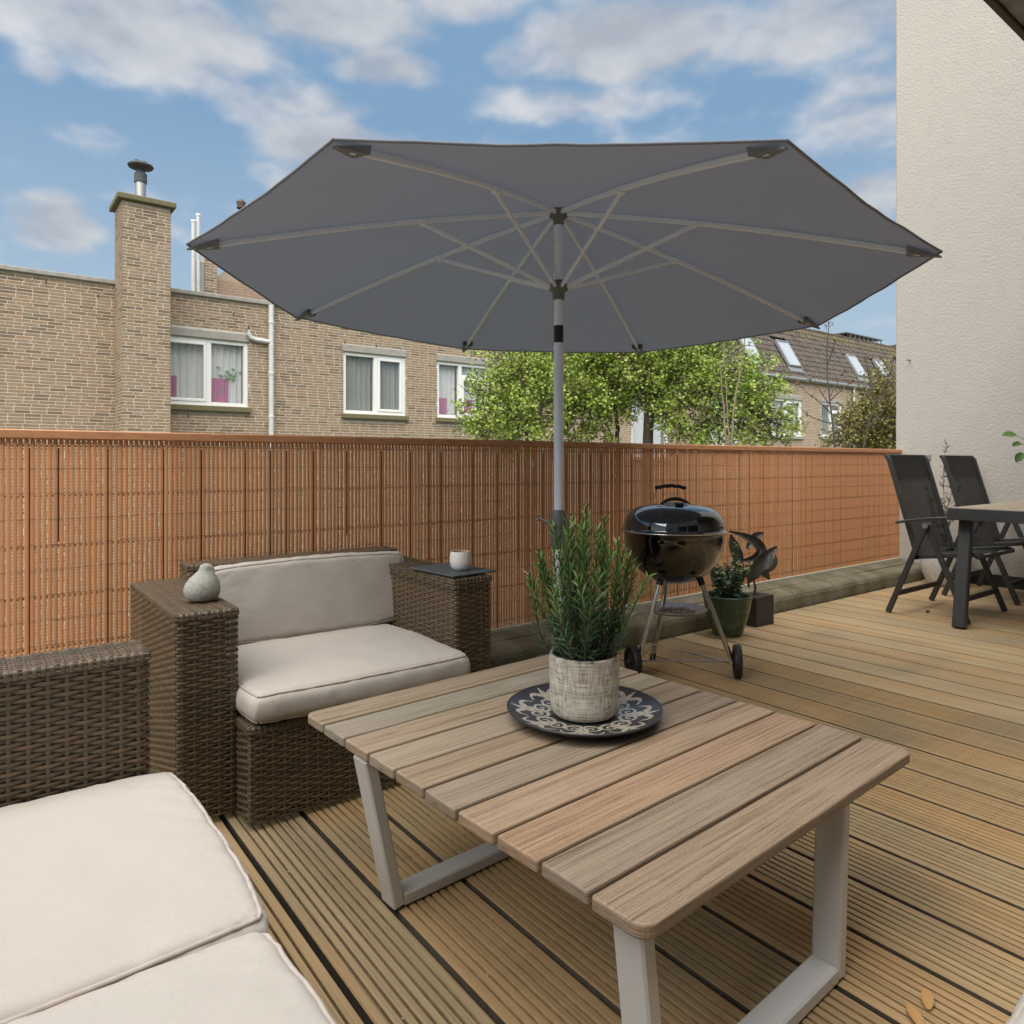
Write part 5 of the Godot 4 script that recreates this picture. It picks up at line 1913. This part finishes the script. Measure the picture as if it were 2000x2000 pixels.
func limb(m: MB, pts: Array, r0: float, r1: float, jig: float, sides := 7) -> PackedVector3Array:
	var c := Curve3D.new()
	for p: Vector3 in pts: c.add_point(p)
	var l := c.get_baked_length()
	var n := maxi(6, int(l / .10))
	var p := PackedVector3Array()
	var rad := PackedFloat32Array()
	for k in n + 1:
		var q := float(k) / n
		# soften the corners of the polyline
		var a := (c.sample_baked(l * maxf(q - .05, 0)) + c.sample_baked(l * q) + c.sample_baked(l * minf(q + .05, 1))) / 3.0 if k > 0 and k < n else c.sample_baked(l * q)
		p.append(a + Vector3(rng.randf_range(-jig, jig), rng.randf_range(-jig, jig) * .4, rng.randf_range(-jig, jig)))
		rad.append(lerpf(r0, r1, q))
	m.tube(p, rad, sides)
	return p

# crown of many small leaves gathered on twigs
func crown(parent: Node3D, blobs: Array, per: float, colours: Array, size: float, seed_: int, twigs: Material, heart: Vector3) -> void:
	var r := RandomNumberGenerator.new()
	r.seed = seed_
	var lm := MB.new()
	for q in [[0.0, 1.0], [.75, .8], [-.75, .8], [1.5, .55], [-1.5, .55]]:
		leaf(lm, Vector3.ZERO, Vector3(sin(q[0]), .15, -cos(q[0])).normalized(), Vector3.UP, q[1], .36 * q[1], .12, 2, .7)
	var xf := []
	var cl := []
	var tw := MB.new()
	for b: Array in blobs:
		var c := Vector3(b[0], b[1], b[2])
		var rad: float = b[3]
		var nc := int(per * rad * rad * rad) + 6
		for k in nc:
			var d := rand_dir(r)
			var cc: Vector3 = c + d * rad * pow(r.randf(), .42) * Vector3(1, .9, 1)
			var tone := r.randf()
			var from := cc.lerp(heart, .22).lerp(c, .25)
			var mid := from.lerp(cc, .5) + rand_dir(r) * .10
			tw.tube(PackedVector3Array([from, mid, cc, cc + (cc - mid) * .4 + rand_dir(r) * .05]), PackedFloat32Array([.010, .007, .004, .002]), 4, false)
			var base: Color = (colours[0] as Color).lerp(colours[1], tone)
			if r.randf() < .18: base = base.lerp(colours[2], .7)
			for q in r.randi_range(18, 30):
				var p := cc + rand_dir(r) * .17 * pow(r.randf(), .5)
				var f := (rand_dir(r) + Vector3(0, .1, 0)).normalized()
				var up := (Vector3.UP + rand_dir(r) * .9).normalized()
				var x := f.cross(up).normalized()
				var s := size * r.randf_range(.7, 1.25)
				xf.append(Transform3D(Basis(x * s, x.cross(f) * s * -1.0, f * -s), p))
				cl.append(base * r.randf_range(.75, 1.25))
	build(tw, "twigs", twigs, parent, "stuff")
	var mm := MultiMesh.new()
	mm.transform_format = MultiMesh.TRANSFORM_3D
	mm.use_colors = true
	mm.mesh = lm.mesh()
	mm.instance_count = xf.size()
	for k in xf.size():
		mm.set_instance_transform(k, xf[k]); mm.set_instance_color(k, cl[k])
	var o := MultiMeshInstance3D.new()
	o.name = "crown"
	o.multimesh = mm
	o.material_override = M.leaf
	o.set_meta("kind", "stuff")
	parent.add_child(o, true)

func trees() -> void:
	var green := [Color(.22, .32, .045), Color(.33, .42, .075), Color(.36, .33, .11)]
	var m: MB
	var T := thing("green_tree", "spring green tree with a dark forked trunk, right of the parasol pole", "tree")
	m = MB.new()
	limb(m, [Vector3(9.09, -3, -8.15), Vector3(9.11, 1.41, -8.14), Vector3(9.14, 2.0, -8.12)], .13, .085, .008)
	build(m, "trunk", M.bark, T)
	for q in [[[Vector3(9.14, 1.95, -8.12), Vector3(8.97, 2.45, -8.24), Vector3(8.77, 2.89, -8.45), Vector3(8.60, 3.3, -8.6)], .06], [[Vector3(9.15, 1.98, -8.10), Vector3(9.35, 2.50, -7.95), Vector3(9.6, 2.63, -7.85), Vector3(10.04, 2.58, -7.43)], .05], [[Vector3(9.14, 1.9, -8.1), Vector3(9.5, 2.1, -7.7), Vector3(10.0, 2.1, -7.2)], .035], [[Vector3(9.2, 2.3, -8.0), Vector3(9.3, 2.8, -8.1), Vector3(9.4, 3.4, -8.5)], .04]]:
		m = MB.new()
		limb(m, q[0], q[1], .012, .02)
		build(m, "limb", M.bark, T)
	crown(T, [[9.28, 2.63, -8.01, .85], [9.66, 2.15, -7.72, .75], [10.04, 2.13, -7.17, .75], [10.27, 1.86, -6.75, .60], [10.36, 1.60, -6.43, .40], [10.26, 2.80, -7.64, .75], [8.96, 1.77, -7.62, .35], [9.38, 3.23, -8.56, .80], [9.84, 1.57, -7.08, .60], [9.42, 1.53, -7.52, 0.45], [9.15, 2.51, -8.23, 0.60], [10.47, 2.40, -6.97, 0.50], [9.80, 2.93, -7.99, 0.65]], 250.0, green, .046, 301, M.bark, Vector3(9.3, 2.4, -8.0))
	settle(T, Vector3(9.09, -3, -8.15))
	T = thing("green_tree", "slender green tree right behind the parasol pole", "tree")
	m = MB.new()
	limb(m, [Vector3(9.06, -3, -8.81), Vector3(9.08, 1.52, -8.80), Vector3(9.03, 2.15, -8.83), Vector3(8.95, 2.87, -8.89), Vector3(8.99, 3.41, -8.86)], .085, .02, .012)
	build(m, "trunk", M.bark, T)
	crown(T, [[8.52, 2.69, -9.22, .90], [8.25, 2.04, -9.05, .70], [9.10, 2.89, -8.90, .85], [8.88, 3.33, -9.33, .80], [8.74, 2.13, -8.80, 0.65], [9.20, 2.32, -8.57, 0.60], [7.94, 1.54, -9.03, 0.50], [8.60, 1.51, -8.78, 0.45]], 250.0, green, .046, 302, M.bark, Vector3(8.95, 2.4, -8.9))
	settle(T, Vector3(9.06, -3, -8.81))
	T = thing("green_tree", "leftmost green tree, its leaves covering part of a window", "tree")
	m = MB.new()
	limb(m, [Vector3(7.18, -3, -8.98), Vector3(7.17, 1.48, -8.99), Vector3(7.18, 1.98, -8.98), Vector3(7.12, 2.56, -9.1)], .06, .02, .015)
	build(m, "trunk", M.bark, T)
	m = MB.new()
	limb(m, [Vector3(7.22, -3, -8.93), Vector3(7.28, 1.73, -8.91), Vector3(7.51, 2.23, -8.8), Vector3(7.9, 3.0, -9.5)], .045, .015, .015)
	build(m, "limb", M.bark, T)
	crown(T, [[6.92, 1.95, -9.34, .75], [6.5, 1.62, -9.39, .42], [7.17, 2.56, -9.37, .75], [7.31, 1.90, -8.88, .55], [7.2, 2.5, -9.6, .45], [7.88, 3.10, -9.71, .65], [6.86, 1.56, -8.98, 0.55], [7.67, 2.39, -8.99, 0.60]], 250.0, green, .046, 303, M.bark, Vector3(7.15, 2.0, -9.1))
	settle(T, Vector3(7.18, -3, -8.98))
	# pale multi-stemmed sapling
	T = thing("pale_sapling", "pale thin-stemmed sapling rising in front of the green trees", "sapling")
	for q in [[Vector3(7.66, -3, -5.47), Vector3(7.66, 1.26, -5.48), Vector3(7.63, 1.78, -5.49), Vector3(7.59, 2.75, -5.52)], [Vector3(7.66, .2, -5.48), Vector3(7.68, 1.26, -5.46), Vector3(7.70, 1.78, -5.44), Vector3(7.78, 2.23, -5.38), Vector3(7.82, 2.69, -5.35)], [Vector3(7.66, .3, -5.48), Vector3(7.64, 1.2, -5.5), Vector3(7.60, 1.71, -5.52), Vector3(7.56, 2.36, -5.55)]]:
		m = MB.new()
		limb(m, q, .022, .006, .006, 6)
		build(m, "stem", M.pale_bark, T)
	settle(T, Vector3(7.66, -3, -5.47))
	# two nearly bare trees with reddish new leaves
	var sets := [
		["nearly bare young tree with reddish buds, left of the two", [Vector3(10.68, -3, -5.68), Vector3(10.67, 1.29, -5.69), Vector3(10.63, 1.65, -5.72), Vector3(10.59, 2.04, -5.75), Vector3(10.56, 2.39, -5.77), Vector3(10.55, 2.70, -5.78), Vector3(10.59, 3.18, -5.75)],
			[[Vector3(10.63, 1.65, -5.73), Vector3(10.42, 1.71, -5.88), Vector3(10.27, 1.82, -5.99), Vector3(10.20, 1.95, -6.05)], [Vector3(10.62, 1.80, -5.73), Vector3(10.42, 1.96, -5.8), Vector3(10.22, 2.11, -5.9), Vector3(10.11, 2.26, -6.0)], [Vector3(10.59, 1.95, -5.76), Vector3(10.47, 2.17, -5.84), Vector3(10.38, 2.32, -5.95)], [Vector3(10.60, 2.0, -5.74), Vector3(10.72, 2.17, -5.6), Vector3(10.81, 2.29, -5.5)], [Vector3(10.60, 2.07, -5.74), Vector3(10.73, 2.29, -5.7), Vector3(10.81, 2.45, -5.65)], [Vector3(10.56, 2.51, -5.77), Vector3(10.58, 2.75, -5.7), Vector3(10.57, 2.93, -5.65)]]],
		["nearly bare young tree with reddish buds beside the plaster wall", [Vector3(9.98, -3, -4.96), Vector3(9.99, 1.27, -4.95), Vector3(10.07, 1.58, -4.89), Vector3(10.15, 1.91, -4.83), Vector3(10.22, 2.04, -4.78), Vector3(10.29, 2.15, -4.72)],
			[[Vector3(10.10, 1.63, -4.86), Vector3(10.29, 1.67, -4.72), Vector3(10.40, 1.70, -4.64)], [Vector3(10.15, 1.91, -4.83), Vector3(10.26, 1.98, -4.7), Vector3(10.40, 2.08, -4.6)], [Vector3(10.22, 2.02, -4.78), Vector3(10.31, 2.14, -4.75), Vector3(10.40, 2.24, -4.7)], [Vector3(10.15, 1.92, -4.83), Vector3(10.14, 2.15, -4.9), Vector3(10.11, 2.52, -4.95)], [Vector3(10.22, 2.01, -4.78), Vector3(10.27, 2.26, -4.7), Vector3(10.31, 2.52, -4.65)], [Vector3(10.06, 1.53, -4.90), Vector3(10.17, 1.73, -4.75), Vector3(10.24, 2.02, -4.7)], [Vector3(10.13, 1.87, -4.84), Vector3(10.08, 1.95, -4.9), Vector3(10.09, 2.09, -4.95)]]]]
	var r := RandomNumberGenerator.new()
	r.seed = 61
	for s: Array in sets:
		T = thing("bare_tree", s[0], "tree", Vector3.ZERO, 0.0, "nearly bare young trees")
		m = MB.new()
		limb(m, s[1], .035, .006, .006)
		build(m, "trunk", M.grey_bark, T)
		var lv := MB.new()
		for q: Array in s[2]:
			m = MB.new()
			var p := limb(m, q, .011, .003, .006, 6)
			var twig_count := 3
			for w in twig_count:
				var a := p[int(p.size() * (.4 + .2 * w))]
				limb(m, [a, a + Vector3(r.randf_range(-.1, .1), r.randf_range(.03, .14), r.randf_range(-.1, .1))], .004, .002, .003, 5)
			build(m, "branch", M.grey_bark, T)
			for e in 26:
				var a := p[p.size() - 1] if e < 18 else p[int(p.size() * .6)]
				lv.col = Color(.30, .10, .04).lerp(Color(.22, .15, .05), r.randf())
				leaf(lv, a + rand_dir(r) * .02, rand_dir(r), Vector3.UP, r.randf_range(.03, .055), .018, .01, 2, .7)
		for e in 20:
			lv.col = Color(.30, .10, .04)
			leaf(lv, s[1][s[1].size() - 1] + rand_dir(r) * .05, rand_dir(r), Vector3.UP, .05, .018, .01, 2, .7)
		build(lv, "young_leaves", M.leaf, T, "stuff")
		settle(T, s[1][0])
	# yellow-green shrub by the wall
	T = thing("yellow_shrub", "tall yellow-green shrub at the right beside the plaster wall", "shrub")
	m = MB.new()
	limb(m, [Vector3(13.2, -3, -6.3), Vector3(13.2, 1.0, -6.3), Vector3(13.3, 2.2, -6.2)], .06, .015, .01)
	build(m, "trunk", M.grey_bark, T)
	crown(T, [[13.04, 1.82, -6.39, .55], [13.26, 2.20, -6.22, .50], [13.41, 1.73, -6.11, .60], [12.74, 1.54, -6.62, .45], [13.54, 2.59, -6.26, .35], [13.56, 2.01, -5.99, .60], [13.3, 1.2, -6.3, .6]], 420.0, [Color(.20, .17, .04), Color(.26, .22, .06), Color(.16, .17, .04)], .042, 305, M.grey_bark, Vector3(13.25, 1.8, -6.3))
	settle(T, Vector3(13.2, -3, -6.3))

func _ready() -> void:
	# ---- camera: level, 72 degrees, lens shifted down a little
	var cam := Camera3D.new()
	cam.name = "camera"
	cam.projection = Camera3D.PROJECTION_FRUSTUM
	cam.near = .05; cam.far = 800.0
	cam.size = 2.0 * .05 * 1000.0 / 1385.0
	cam.frustum_offset = Vector2(0, -.05 * 98.0 / 1385.0)
	add_child(cam)
	cam.position = Vector3(0, 1.05, 0)
	cam.rotation = Vector3(0, deg_to_rad(-37.4), 0)
	cam.current = true
	# ---- sky, sun, exposure
	var env := Environment.new()
	env.background_mode = Environment.BG_SKY
	var sm := PanoramaSkyMaterial.new()
	sm.panorama = sky_texture()
	sm.energy_multiplier = .68
	var sk := Sky.new()
	sk.sky_material = sm
	env.sky = sk
	env.ambient_light_source = Environment.AMBIENT_SOURCE_SKY
	env.tonemap_mode = Environment.TONE_MAPPER_LINEAR
	env.tonemap_exposure = 1.55
	env.sdfgi_enabled = true; env.ssao_enabled = true; env.ssil_enabled = true
	var we := WorldEnvironment.new()
	we.name = "environment"
	we.environment = env
	add_child(we)
	var sun := DirectionalLight3D.new()
	sun.name = "sun"
	sun.light_energy = 1.6
	sun.light_color = Color(1.0, .975, .94)
	sun.light_angular_distance = 92.0
	sun.shadow_enabled = true
	add_child(sun)
	# veiled sun, high, from behind the house and to the left
	sun.look_at_from_position(Vector3(-2.4, 6.0, 2.3), Vector3.ZERO, Vector3.UP)
	rng.seed = 20
	materials()
	setting()
	fence()
	buildings()
	seats()
	coffee_table()
	umbrella()
	kettle()
	dining()
	trees()
	rosemary()
	small_things()
